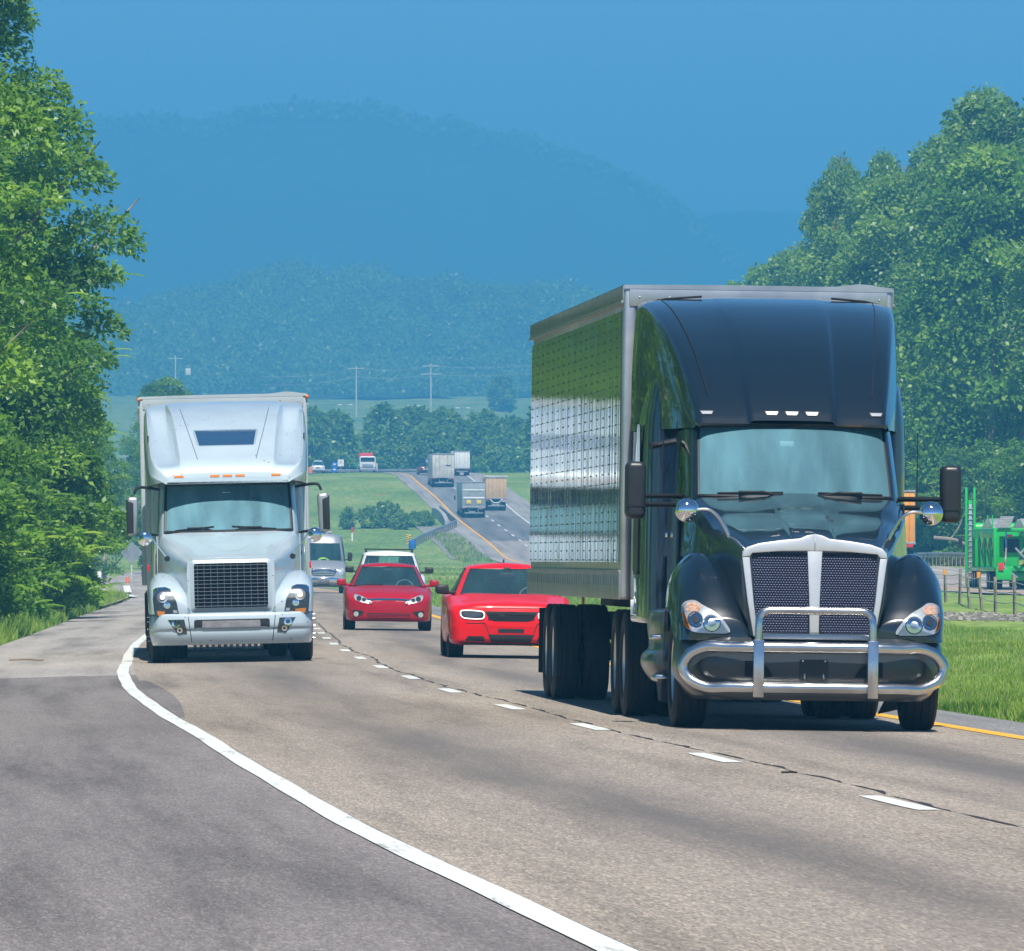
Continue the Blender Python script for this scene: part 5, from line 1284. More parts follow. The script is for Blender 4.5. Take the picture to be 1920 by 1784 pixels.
for s in (1, -1):
    wing_mirror(RC, s, .985, 1.72, 1.0, .21, .15, PR)
    hl = blob(bv, both([(.735, .735), (.70, .765), (.55, .715), (.40, .635), (.345, .575), (.43, .57), (.58, .60), (.70, .64)], s), .006, sub=2).build('headlight', M_LAMP, RC)
    for cx, cz, r in ((.63, .675, .055), (.52, .645, .045)):
        blob(bv, [(s*cx+r*math.cos(a), cz+r*math.sin(a)) for a in np.linspace(0, 6.283, 13)[:-1]], .012, st=.02).build('bowl', M_DGREY, hl)
    blob(bv, both([(.43, .62), (.38, .605), (.36, .58), (.43, .578)], s), .012).build('turn_signal', M_AMBER, hl)
    blob(bv, both([(.735, .735), (.70, .765), (.55, .715), (.40, .635), (.345, .575), (.43, .57), (.58, .60), (.70, .64)], s), .02, 0, sub=2).build('lens', M_CLEAR, hl)
    fg = blob(bv, both([(.76, .42), (.70, .43), (.53, .40), (.52, .375), (.60, .30), (.75, .27)], s), .006).build('fog_lamp', M_TRIM, RC)
    blob(bv, [(s*.685+.055*math.cos(a), .34+.055*math.sin(a)) for a in np.linspace(0, 6.283, 13)[:-1]], .014, st=.02).build('bowl', M_LAMP, fg)
    blob(bv, both([(.86, .40), (.83, .40), (.83, .37), (.86, .37)], s), .006).build('side_marker', M_AMBER, RC)
blob(bv, [(-.50, .665), (-.2, .685), (.2, .685), (.50, .665), (.42, .635), (.2, .645), (-.2, .645), (-.42, .635)], .014, .03).build('grille_bar', M_CHROME, RC)
lg = blob(bv, [(-.46, .34), (-.40, .365), (.40, .365), (.46, .34), (.42, .275), (.34, .25), (-.34, .25), (-.42, .275)], .005).build('lower_grille', M_UNDER, RC)
for z in (.275, .305, .335): blob(bv, [(-.42, z-.007), (.42, z-.007), (.42, z+.007), (-.42, z+.007)], .012, .012).build('slat', PR, lg)
seats(RC, (-.38, .38), 2.75, .55); seats(RC, (-.38, .38), 3.6, .6, .48, .5); steering(RC, .36, 1.95, .90)
b = MB(); b.box((0, 1.72, .80), (1.42, .5, .2), .08); b.build('dashboard', M_DASH, RC)
b = MB(); b.box((0, 2.0, 1.28), (.2, .04, .06), .015); b.build('rear_view_mirror', M_TRIM, RC)
b = MB(); wiper(RC, -.62, -.1, 1.3, .955, .0); 

# ---- bright red muscle saloon, half hidden by the trailer
CH = vehicle('car', -.02, 150.0, .038, .9, 'bright red saloon with ring-shaped lit headlamp and black mirrors, half hidden by the mirror-sided trailer', 'car', 'cars between the trucks')
PC = paint('bright_red_paint', (.72, .005, .010))
secs = [sec(.0, .30, .55, .66, .46, .58, .50, .68, .72), sec(.05, .24, .76, .80, .48, .68, .62, .80, .82), sec(.16, .21, .86, .89, .5, .76, .70, .84, .865), sec(.42, .20, .90, .935, .50, .80, .66, .875, .915), sec(.9, .20, .91, .95, .52, .85, .70, .92, .962), sec(1.5, .20, .91, .95, .57, .92, .80, .975, .99),
        sec(2.3, .20, .91, .95, .6, .93, .82, .985, .99), sec(3.7, .20, .91, .95, .62, .95, .80, 1.0, 1.0), sec(4.5, .22, .89, .93, .65, .97, .78, 1.02, 1.03), sec(4.9, .28, .84, .90, .66, .95, .74, 1.0, 1.02), sec(5.04, .38, .7, .78, .68, .85, .6, .92, .94)]
_, bv = car_body(CH, secs, PC)
lv = [[(0, 1.42, .965), (.5, 1.47, .965), (.735, 1.64, .97), (.79, 1.78, .97), (.82, 1.95, .97), (.835, 2.7, .98), (.82, 3.6, .99), (.74, 4.15, 1.0), (.5, 4.38, 1.01), (0, 4.42, 1.01)],
      [(0, 2.15, 1.375), (.42, 2.19, 1.375), (.565, 2.29, 1.37), (.61, 2.40, 1.37), (.635, 2.52, 1.37), (.645, 2.95, 1.38), (.62, 3.4, 1.375), (.55, 3.65, 1.37), (.36, 3.75, 1.37), (0, 3.78, 1.37)],
      [(0, 2.26, 1.43), (.38, 2.29, 1.425), (.50, 2.36, 1.42), (.55, 2.46, 1.42), (.57, 2.56, 1.42), (.58, 2.95, 1.425), (.56, 3.35, 1.42), (.49, 3.55, 1.415), (.32, 3.65, 1.41), (0, 3.68, 1.41)]]
greenhouse(CH, lv, PC, 1.475, (2.45, 3.45))
car_wheels(CH, .81, (.98, 4.03), .355, .245, M_RIM)
for s in (1, -1):
    wing_mirror(CH, s, 1.01, 1.85, 1.045, .22, .155, M_TRIM)
    hl = blob(bv, both([(.80, .70), (.77, .745), (.45, .735), (.405, .70), (.41, .62), (.45, .595), (.72, .60), (.78, .63)], s), .004, sub=2).build('headlight', M_TRIM, CH)
    ring = cr([(.785, .695), (.76, .732), (.46, .722), (.42, .69), (.425, .63), (.46, .608), (.71, .613), (.765, .64)], 4, True)
    m = MB(); m.tube([(s*x, bv.ray_cast(Vector((s*x, -5, z)), Vector((0, 1, 0)))[0].y-.012, z) for x, z in ring], .008, 6, True); m.build('light_ring', M_LED, hl)
    blob(bv, both(rrect(.26, .07, .03, 3, .60, .668), s), .010).build('bowl', M_RING, hl)
    fg = blob(bv, both([(.66, .34), (.42, .34), (.40, .26), (.69, .26), (.70, .29)], s), .004).build('fog_slot', M_UNDER, CH)
gr = blob(bv, [(-.41, .725), (.41, .725), (.37, .66), (.33, .60), (.26, .575), (-.26, .575), (-.33, .60), (-.37, .66)], .006).build('grille', M_UNDER, CH)
for z in (.61, .645, .68): blob(bv, [(-.36, z-.006), (.36, z-.006), (.36, z+.006), (-.36, z+.006)], .014, .012).build('slat', M_TRIM, gr)
blob(bv, [(-.36, .37), (.36, .37), (.30, .25), (-.30, .25)], .006).build('lower_intake', M_UNDER, CH)
blob(bv, [(-.80, .235), (.80, .235), (.74, .205), (-.74, .205)], .03, .04).build('splitter', M_TRIM, CH)
for pts in ([(-.80, .775), (.80, .775), (.80, .782), (-.80, .782)], [(-.70, .545), (-.40, .545), (-.34, .39), (-.355, .39), (-.41, .532), (-.70, .532)], [(.70, .545), (.70, .532), (.41, .532), (.355, .39), (.34, .39), (.40, .545)]):
    blob(bv, pts, .004, .01).build('panel_gap', M_UNDER, CH)
blob(bv, [(-.36, .50), (.36, .50), (.35, .488), (-.35, .488)], .006, .01).build('bumper_crease', PC, CH)
blob(bv, [(-.20, .46), (.20, .46), (.20, .40), (-.20, .40)], .008, .012).build('plate_mount', M_TRIM, CH)
m = MB(); m.box((-.15, .0, .65), (.10, .03, .06), .01); m.build('sensor', M_SATIN, CH)
seats(CH, (-.40, .40), 2.9, .55, .54, .64); seats(CH, (-.38, .38), 3.8, .6, .5, .5); steering(CH, .38, 2.05, .93)
b = MB(); b.box((0, 1.9, .82), (1.46, .55, .2), .08); b.build('dashboard', M_DASH, CH)
b = MB(); b.box((0, 2.15, 1.29), (.24, .05, .07), .02); b.box((0, 2.2, 1.36), (.10, .08, .10), .02); b.build('rear_view_mirror', M_TRIM, CH)
m = MB(); m.prism([(3.5, 1.47), (3.66, 1.46), (3.64, 1.50), (3.60, 1.53)], -.012, .012, .004, 1, axis='x'); m.build('antenna_fin', M_TRIM, CH)

# ---- white estate car / SUV behind the dark red saloon
SV = vehicle('suv', -3.22, 256.0, .026, .8, 'white SUV with roof rails and black mirrors, mostly hidden behind the dark red saloon', 'SUV')
PW = paint('pearl_white_paint', (.70, .72, .74))
secs = [sec(.0, .34, .5, .60, .55, .7, .5, .8, .84), sec(.06, .28, .74, .78, .6, .82, .64, .92, .95), sec(.25, .26, .86, .90, .64, .92, .74, 1.0, 1.03), sec(.6, .25, .90, .93, .68, 1.0, .78, 1.06, 1.09), sec(1.2, .25, .91, .945, .7, 1.06, .82, 1.12, 1.15), sec(2.2, .25, .91, .95, .72, 1.08, .84, 1.13, 1.14), sec(3.8, .25, .91, .95, .74, 1.1, .84, 1.15, 1.15), sec(4.55, .3, .88, .92, .76, 1.1, .82, 1.15, 1.15), sec(4.7, .4, .74, .8, .78, 1.0, .7, 1.08, 1.1)]
_, bv = car_body(SV, secs, PW)
lv = [[(0, 1.12, 1.10), (.5, 1.17, 1.105), (.74, 1.32, 1.11), (.80, 1.45, 1.11), (.83, 1.62, 1.11), (.85, 2.6, 1.12), (.84, 3.7, 1.13), (.80, 4.3, 1.13), (.6, 4.5, 1.14), (0, 4.55, 1.14)],
      [(0, 1.90, 1.60), (.44, 1.94, 1.60), (.60, 2.04, 1.60), (.655, 2.16, 1.60), (.68, 2.3, 1.605), (.70, 2.9, 1.615), (.69, 3.6, 1.61), (.66, 4.05, 1.60), (.5, 4.25, 1.6), (0, 4.3, 1.6)],
      [(0, 2.02, 1.68), (.4, 2.05, 1.68), (.55, 2.13, 1.68), (.61, 2.22, 1.68), (.63, 2.34, 1.685), (.65, 2.9, 1.69), (.64, 3.6, 1.685), (.60, 4.0, 1.68), (.45, 4.2, 1.67), (0, 4.25, 1.67)]]
greenhouse(SV, lv, PW, 1.74, (2.2, 4.0))
car_wheels(SV, .80, (.95, 3.7), .36, .235)
for s in (1, -1):
    wing_mirror(SV, s, 1.05, 1.6, 1.23, .24, .17, M_TRIM)
    blob(bv, both([(.78, .92), (.55, .86), (.46, .78), (.72, .80)], s), .006).build('headlight', M_LAMP, SV)
    m = MB(); m.tube([(s*.60, 2.35, 1.70), (s*.63, 2.5, 1.765), (s*.64, 3.2, 1.78), (s*.62, 3.9, 1.765), (s*.60, 4.1, 1.70)], .018, 6, sub=3); m.build('roof_rail', M_TRIM, SV)
m = MB(); m.tube([(-.62, 2.6, 1.775), (.62, 2.6, 1.775)], .018, 6); m.build('roof_bar', M_TRIM, SV)
blob(bv, [(-.44, .82), (.44, .82), (.38, .6), (-.38, .6)], .006).build('grille', M_UNDER, SV)
blob(bv, [(-.5, .48), (.5, .48), (.44, .38), (-.44, .38)], .006).build('lower_grille', M_UNDER, SV)
seats(SV, (-.40, .40), 2.6, .75, .52, .66); seats(SV, (-.4, .4), 3.6, .8, .5, .55); steering(SV, .38, 1.75, 1.12)
b = MB(); b.box((0, 1.55, 1.0), (1.5, .5, .2), .08); b.build('dashboard', M_DASH, SV)
b = MB(); b.ball((0, 1.9, 1.30), (.045, .02, .07), 10, 8); b.tube([(0, 1.9, 1.35), (0, 1.92, 1.55)], .006, 4); b.build('hanging_charm', M_CURT, SV)

# ---- silver panel van
VN = vehicle('van', -8.33, 430.0, .03, .6, 'silver high-roof van with chrome grille half hidden by the white truck', 'van', z=float(road_z(-8.33, 430)))
PV_ = mat('silver_paint', (.42, .45, .49), .35, .55, coat=.8)
secs = [sec(.0, .36, .5, .62, .6, .85, .5, .95, 1.0), sec(.05, .30, .80, .84, .62, .95, .66, 1.05, 1.10), sec(.25, .28, .92, .95, .66, 1.08, .76, 1.18, 1.24), sec(.6, .28, .95, .98, .7, 1.2, .82, 1.32, 1.36), sec(.95, .28, .96, .99, .72, 1.3, .86, 1.42, 1.46), sec(1.5, .28, .96, 1.0, .75, 1.36, .9, 1.44, 1.46), sec(5.6, .28, .96, 1.0, .75, 1.36, .9, 1.44, 1.46), sec(5.9, .34, .93, .97, .75, 1.36, .88, 1.44, 1.46)]
_, bv = car_body(VN, secs, PV_)
lv = [[(0, .92, 1.40), (.5, .97, 1.40), (.80, 1.12, 1.40), (.88, 1.26, 1.40), (.92, 1.45, 1.40), (.96, 1.9, 1.40), (.97, 2.4, 1.4), (.97, 4.5, 1.4), (.93, 5.86, 1.4), (0, 5.9, 1.4)],
      [(0, 1.62, 2.20), (.5, 1.66, 2.20), (.70, 1.78, 2.20), (.77, 1.90, 2.20), (.81, 2.0, 2.20), (.84, 2.2, 2.2), (.85, 2.5, 2.2), (.86, 4.5, 2.2), (.84, 5.80, 2.2), (0, 5.84, 2.2)],
      [(0, 1.95, 2.58), (.4, 1.98, 2.57), (.60, 2.06, 2.55), (.68, 2.15, 2.54), (.72, 2.25, 2.53), (.74, 2.4, 2.53), (.75, 2.6, 2.53), (.76, 4.5, 2.53), (.74, 5.74, 2.53), (0, 5.8, 2.55)]]
greenhouse(VN, lv, PV_, 2.66, (2.2, 5.6), ws=2, sw=(4, 6), rw_=(9, 9))
car_wheels(VN, .84, (1.0, 4.7), .36, .24)
M_HIVIS = mat('hi_vis_yellow', (.62, .75, .05), .7)
for s in (1, -1):
    wing_mirror(VN, s, 1.17, 1.5, 1.62, .22, .40, M_TRIM)
    blob(bv, both([(.93, 1.05), (.80, 1.14), (.68, .98), (.66, .82), (.86, .84)], s), .008).build('headlight', M_LAMP, VN)
    blob(bv, both([(.88, .62), (.62, .62), (.64, .46), (.86, .46)], s), .008).build('fog_lamp', M_LAMP, VN)
gr = blob(bv, [(-.52, 1.08), (.52, 1.08), (.60, 1.0), (.46, .78), (-.46, .78), (-.60, 1.0)], .01).build('grille', M_TRIM, VN)
for z in (.83, .90, .97, 1.04): blob(bv, [(-.54+abs(z-.98)*.5, z-.018), (.54-abs(z-.98)*.5, z-.018), (.54-abs(z-.98)*.5, z+.018), (-.54+abs(z-.98)*.5, z+.018)], .025, .02).build('slat', M_CHROME, gr)
bm_ = MB(); bm_.box((0, -.01, .58), (1.3, .16, .26), .06, seg=3); bo = bm_.build('bumper', M_CHROME, VN)
m = MB(); m.box((0, -.10, .56), (.54, .02, .18), .006); m.build('number_plate', mat('plate_dark', (.16, .17, .19), .4), bo)
m = MB(); m.box((0, .05, .34), (1.75, .2, .12), .04); m.build('lower_bumper', M_TRIM, VN)
for x0, x1 in ((-.66, -.15), (.66, .15)): wiper(VN, x0, x1, .98, 1.41)
m = MB(); m.box((0, 3.0, 2.70), (.8, 1.2, .10), .04); m.ball((-.1, 2.5, 2.84), (.28, .3, .14), 14, 10); m.build('roof_vent', PV_, VN)
b = MB(); b.box((0, 1.45, 1.28), (1.6, .6, .2), .08); b.build('dashboard', M_DASH, VN)
seats(VN, (-.5, .5), 2.6, 1.0, .52, .7)
# hi-vis vest folded on the van's dashboard
b = MB(); b.loft([[(-.22, .0, 0), (-.1, .0, .10), (.12, 0, .12), (.24, 0, .02)], [(-.32, .12, 0), (-.12, .12, .16), (.1, .12, .17), (.33, .12, .03)], [(-.25, .3, 0), (-.1, .3, .11), (.12, .3, .1), (.26, .3, 0)]], 4, 4)
vest = b.build('safety_vest', M_HIVIS, None, loc=(-8.33-.04, 430+1.2, float(road_z(-8.33, 430))+1.40)); tag(vest, 'yellow hi-vis vest lying on the dashboard of the silver van', 'vest')
# ------------------------------------------------------------------ far traffic
M_FGREY = mat('trailer_grey', (.36, .39, .38), .5, .2, noise=.2, nscale=1.5)
M_FWHITE = mat('dirty_trailer_white', (.60, .58, .52), .5, noise=.3, nscale=1.2)
M_TAN = mat('tan_tarp', (.62, .40, .19), .8, noise=.2, nscale=2)
M_ORANGE = mat('orange_doors', (.85, .34, .015), .5, noise=.12, nscale=2)
M_GREEN = mat('hauler_green', (.012, .42, .05), .38, coat=.5)
M_YEL = mat('reflector_yellow', (.8, .6, .04), .5)
M_BLUE = mat('sign_blue', (.02, .12, .50), .5)
M_SWHITE = mat('sign_white', (.78, .78, .76), .5)
M_SGREEN = mat('sign_green', (.01, .22, .11), .5)
M_SRED = mat('sign_red', (.6, .03, .03), .5)
M_GALV = mat('galvanised_steel', (.42, .44, .46), .45, .6, noise=.25, nscale=2)
M_WOOD = mat('weathered_wood', (.30, .25, .20), .9, noise=.4, nscale=4)
M_PALE = mat('bleached_wood', (.62, .58, .54), .85, noise=.3, nscale=5)

def zaway(X, Y): return az2(X, Y)
def rear_truck(name, X, Y, slope, label, w_, h_, L_, body, door_m, zb=1.15, bar=M_RED, lights=M_RED, roofm=None, group='trucks driving away', cab_m=None, slat=None):
    e = vehicle(name, X, Y, slope, 0, label, 'truck', group, z=zaway(X, Y))
    b = MB(); b.box((0, L_/2+.05, (zb+h_)/2), (w_, L_, h_-zb), .03); bo = b.build('box', body, e)
    for s in (1, -1):
        d = MB(); d.box((s*(w_*.245), .03, (zb+h_)/2), (w_*.47, .05, h_-zb-.16), .012); dr = d.build('door', door_m, e)
        for k in (.35, .72):
            m = MB(); m.tube([(s*w_*k*.5, -.01, zb+.1), (s*w_*k*.5, -.01, h_-.1)], .02, 6); m.build('lock_rod', M_GALV, dr)
        m = MB(); m.box((s*w_*.40, -.02, zb-.06), (.30, .05, .10), .02); m.build('tail_light', lights, e)
        m = MB(); m.box((s*w_*.30, .9, .55), (.6, .02, .6), .004); m.build('mudflap', M_UNDER, e)
        for y in (1.6, 2.9):
            wheel(e, (s*(w_/2-.16), y, .5), .5, .27, s); wheel(e, (s*(w_/2-.5), y, .5), .5, .27, s)
    m = MB(); m.box((0, .0, h_-.05), (w_+.02, .08, .12), .015); m.box((0, .0, zb+.03), (w_+.02, .08, .14), .015); m.build('door_frame', M_GALV, e)
    m = MB(); m.box((0, .12, .55), (w_*.8, .08, .12), .02)
    for s in (1, -1): m.box((s*.5, .15, .85), (.08, .08, .6), .01)
    m.build('underride_bar', M_GALV, e)
    m = MB(); m.box((0, L_/2, zb-.15), (1.0, L_*.9, .25), .02)
    m.build('chassis', M_UNDER, e)
    # tractor ahead of the box
    m = MB(); m.box((0, L_+1.9, 2.0), (2.3, 2.4, 2.3), .15, seg=3); cb = m.build('cab', cab_m or M_FWHITE, e)
    for s in (1, -1):
        m = MB(); m.box((s*1.42, L_+2.3, 2.3), (.16, .12, .5), .04); m.build('mirror', M_SATIN, cb)
        wheel(e, (s*1.0, L_+2.2, .5), .5, .3, s)
    return e
t1 = rear_truck('semi_truck', -4.15, 1057, .048, 'grey box trailer with two yellow markers seen from behind on the far road', 2.55, 3.95, 13, M_FGREY, M_FGREY)
for s in (1, -1):
    m = MB(); m.box((s*.55, -.05, 1.75), (.45, .02, .40), .01); m.build('warning_plate', M_YEL, t1)
m = MB(); m.box((0, -.03, 3.05), (2.3, .03, .14), .01); m.box((0, -.03, 2.2), (2.3, .03, .18), .01); m.build('hinge_bar', M_SWHITE, t1)
t2 = rear_truck('dump_truck', -1.75, 1078, .048, 'tan high-sided truck seen from behind in the right lane of the far road', 2.3, 3.75, 8, M_TAN, M_TAN, 1.35)
m = MB(); m.box((0, .4, 3.82), (2.5, .9, .16), .05); m.build('tarp_roller', M_FWHITE, t2)
m = MB(); m.tube([(-.7, -.04, 1.3), (-.25, -.05, .9), (.25, -.05, .9), (.7, -.04, 1.3)], .05, 6); m.build('tail_bracket', M_SWHITE, t2)
t3 = rear_truck('semi_truck', -8.1, 1150, .05, 'white box trailer with a dark mark on its right door climbing the far road', 2.6, 4.0, 14, M_FWHITE, M_FWHITE)
m = MB(); m.prism([(.2, 2.55), (.45, 2.75), (.62, 2.62), (.95, 2.68), (.8, 2.5), (.5, 2.5)], -.012, .01, .004, 1); m.build('door_mark', M_DGREY, t3)
t4 = rear_truck('box_truck', -6.2, 1215, .05, 'small plain white box truck beyond the white trailer', 1.9, 3.1, 5, M_SWHITE, M_SWHITE, .9)
tO = rear_truck('semi_truck', 22.95, 585, .03, 'trailer with orange rear doors and grey frame behind the black truck', 2.6, 4.55, 13, M_FGREY, M_ORANGE, 1.35)
m = MB(); m.box((0, -.03, 1.2), (2.3, .04, .16), .02); m.build('light_bar', M_RED, tO)

def far_car(name, X, Y, slope, label, cat, m, front=False, h=1.45, z=None, wide=1.85, L_=4.7):
    e = vehicle(name, X, Y, slope, 0, label, cat, z=z)
    secs = [sec(.0, .38, .60, .66, .6, .78, .55, .86, .90), sec(.1, .30, .80, .86, .62, .90, .68, 1.0, 1.02), sec(.5, .24, .88, .92, .62, .92, .72, 1.0, 1.02), sec(2.4, .24, .88, .92, .6, .92, .74, .98, .98), sec(3.9, .24, .86, .91, .56, .84, .70, .90, .92), sec(4.6, .28, .78, .84, .5, .66, .6, .74, .76)]
    o, bv = car_body(e, secs, m)
    k = h - .98
    lv = [[(0, .62, .99), (.5, .66, .99), (.72, .8, .99), (.76, .95, .98), (.79, 1.2, .97), (.80, 2.0, .96), (.79, 2.8, .95), (.74, 3.2, .94), (.5, 3.4, .93), (0, 3.45, .92)],
          [(0, 1.0, .98+k*.82), (.42, 1.03, .98+k*.82), (.57, 1.12, .98+k*.82), (.60, 1.22, .98+k*.82), (.61, 1.4, .98+k*.82), (.62, 1.9, .98+k*.83), (.60, 2.4, .98+k*.82), (.56, 2.6, .98+k*.8), (.36, 2.7, .98+k*.8), (0, 2.72, .98+k*.8)],
          [(0, 1.1, .98+k*.93), (.4, 1.12, .98+k*.93), (.51, 1.18, .98+k*.93), (.54, 1.26, .98+k*.93), (.56, 1.4, .98+k*.93), (.57, 1.9, .98+k*.94), (.55, 2.35, .98+k*.93), (.5, 2.52, .98+k*.92), (.3, 2.6, .98+k*.91), (0, 2.62, .98+k*.91)]]
    greenhouse(e, lv, m, h, (1.25, 2.4))
    car_wheels(e, .79, (.95, 3.7), .34, .22)
    for s in (1, -1):
        blob(bv, both([(.82, .86), (.55, .84), (.56, .70), (.84, .72)], s), .01).build('headlight' if front else 'tail_light', M_LAMP if front else M_RED, e)
    m2 = MB(); m2.box((0, -.02, .45), (1.5, .1, .18), .04); m2.build('bumper', M_TRIM if not front else M_GALV, e)
    m2 = MB(); m2.box((0, -.0, .70), (.6, .06, .14), .01); m2.build('number_plate' if not front else 'grille', M_SWHITE if not front else M_TRIM, e)
    return e
far_car('car', -10.9, 1225, .055, 'dark maroon hatchback seen from behind on the far crest', 'car', paint('maroon_dark', (.09, .012, .02)), z=zaway(-10.9, 1225))
pk = far_car('pickup_truck', -25.9, 1300, .02, 'white pickup facing the camera on the far crest left', 'pickup', PW, True, 1.7, z=float(road_z(-25.9, 1300)))
# red and white truck on the crest, coming this way
e = vehicle('flatbed_truck', -19.6, 1322, .03, 0, 'truck with white cab and red load coming over the far crest', 'truck', z=float(Zp(1322)))
m = MB(); m.box((0, 1.3, 1.55), (2.2, 2.2, 1.7), .25, seg=3); cb = m.build('cab', M_SWHITE, e)
m = MB(); m.box((0, .19, 1.95), (1.9, .05, .6), .02); m.build('windshield', M_DGLASS, cb)
m = MB(); m.box((0, .16, 1.1), (1.5, .06, .5), .02); m.build('grille', M_GALV, cb)
m = MB(); m.box((-.2, 5, 2.45), (1.9, 5, .85), .08); m.build('load', M_SRED, e)
m = MB(); m.box((0, 5, 1.2), (2.4, 6, .3), .03); m.box((.75, 3.2, 1.0), (1.3, .3, .9), .03); m.build('bed', M_FWHITE, e)
m = MB(); m.box((0, .1, .6), (2.2, .2, .3), .05); m.build('bumper', M_GALV, e)
for s in (1, -1):
    wheel(e, (s*.95, 1.2, .48), .48, .28, s); wheel(e, (s*.95, 6.5, .48), .48, .28, s)
    m = MB(); m.box((s*.85, .16, .85), (.25, .06, .18), .03); m.build('headlight', M_LAMP, cb)

# ------------------------------------------------------------------ green car transporter on the other carriageway
HX, HY = 23.05, 440
H = vehicle('car_transporter', HX, HY, .026, 0, 'bright green car transporter trailer with ramps and raised decks behind the wire fence', 'truck', z=zaway(22, HY))
def bars(mb, pts, r=.06):
    for a, b_ in pts: mb.tube([a, b_], r, 6)
m = MB(); m.box((0, 8, .95), (2.45, 15, .22), .04); m.box((0, 8, .6), (.9, 14, .4), .04); m.build('lower_deck', M_GREEN, H)
m = MB(); m.box((0, 7.5, 2.72), (2.5, 13.5, .14), .03)
for s in (1, -1): m.box((s*1.2, 7.5, 2.55), (.10, 13.5, .40), .03)
up = m.build('upper_deck', M_GREEN, H)
for k, (y, t) in enumerate(((.9, -12), (5.2, 9), (9.6, -8))):
    for s in (1, -1):
        r_ = MB(); M_ = Matrix.Rotation(R(t), 3, 'X')
        for q in range(9): r_.box(Vector((s*.72, y, 2.98)) + M_ @ Vector((0, (q-4)*.36, 0)), (.62, .26, .07), .012, seg=1)
        r_.build('ramp', M_GALV, up)
for s in (1, -1):
    for y in (.25, 3.0, 6.5, 10.0, 13.5):
        m = MB(); m.box((s*1.2, y, 1.85), (.13, .16, 1.7), .02); m.build('post', M_GREEN, H)
    for y in (1.6, 4.6):
        m = MB(); m.box((s*1.21, y, 2.9), (.05, .06, 1.0), .01); m.build('stanchion', M_GREEN, H)
    for y0_, y1_ in ((.4, 2.9), (3.1, 6.4), (6.6, 9.9)):
        m = MB(); bars(m, [((s*1.22, y0_, 1.1), (s*1.22, y1_, 2.5)), ((s*1.22, y0_, 2.5), (s*1.22, (y0_+y1_)/2, 1.8))], .05); m.build('brace', M_GREEN, H)
    m = MB(); m.tube([(s*.75, .15, 1.1), (s*.72, -.1, 1.9), (s*.7, .2, 2.6)], .045, 8); m.build('hydraulic_ram', M_CHROME, H)
    m = MB(); m.box((s*.95, -.06, 1.05), (.24, .06, .34), .02); m.build('tail_light', M_RED, H)
    m = MB(); m.box((s*.55, -.05, 2.45), (.26, .05, .12), .02); m.build('marker_lamp', M_RED, H)
    for y in (4.0, 5.2): wheel(H, (s*1.05, y, .45), .45, .27, s); wheel(H, (s*.74, y, .45), .45, .27, s)
    m = MB(); m.prism([(s*.45, .45), (s*1.15, .45), (s*1.18, .95), (s*.45, .95)][::s], -.02, .3, .04); m.build('rear_box', M_GREEN, H)
# cab-height head rack with panel openings, and the tall front mast
m = MB(); m.box((.15, 1.6, 1.95), (2.1, .10, .95), .03); hp = m.build('panel', M_GREEN, H)
for x in (-.35, .55):
    m = MB(); m.prism(rrect(.72, .62, .08, 3, x, 2.0), 1.50, 1.56, .01, 1); m.build('opening', M_UNDER, hp)
for k in range(4):
    m = MB(); m.box((.15, 1.54, 1.55+.06*k), (1.0, .03, .025)); m.build('rib', M_GREEN, hp)
m = MB()
for x in (-1.34, -.96): m.box((x, 16.2, 2.45), (.11, .14, 4.6), .02)
m.box((-1.15, 16.25, 2.2), (.18, .08, 3.9), .02)
mast = m.build('mast', M_GREEN, H)
m = MB(); m.box((-1.15, 16.12, 2.15), (.16, .10, 3.6), .02)
for k in range(14): m.box((-1.15, 16.05, .5+.25*k), (.24, .05, .04), .008, seg=1)
m.build('ladder', M_GALV, mast)
m = MB(); m.box((0, 18, 1.9), (2.4, 2.6, 2.4), .25, seg=3); hc = m.build('cab', M_GREEN, H)
m = MB(); m.box((-1.45, 18.6, 2.2), (.18, .14, .6), .04); m.build('mirror', M_SATIN, hc)
for s in (1, -1):
    wheel(H, (s*1.02, 18.4, .5), .5, .3, s)
    for y in (13.2, 14.5): wheel(H, (s*1.05, y, .5), .5, .27, s)
m = MB(); bars(m, [((-.9, .1, 1.1), (-.2, .05, .55)), ((.2, .05, 1.1), (.9, .0, .6)), ((-.3, .0, 1.9), (.35, .0, 1.2)), ((.6, .1, 2.4), (-.1, .0, 1.6))], .05); m.build('linkage', M_GALV, H)
for s in (1,):
    m = MB()
    for q in range(8): m.box((.55, .6+.3*q, 1.18+.05*q), (.8, .22, .05), .01, seg=1)
    m.build('ramp', M_GALV, H)

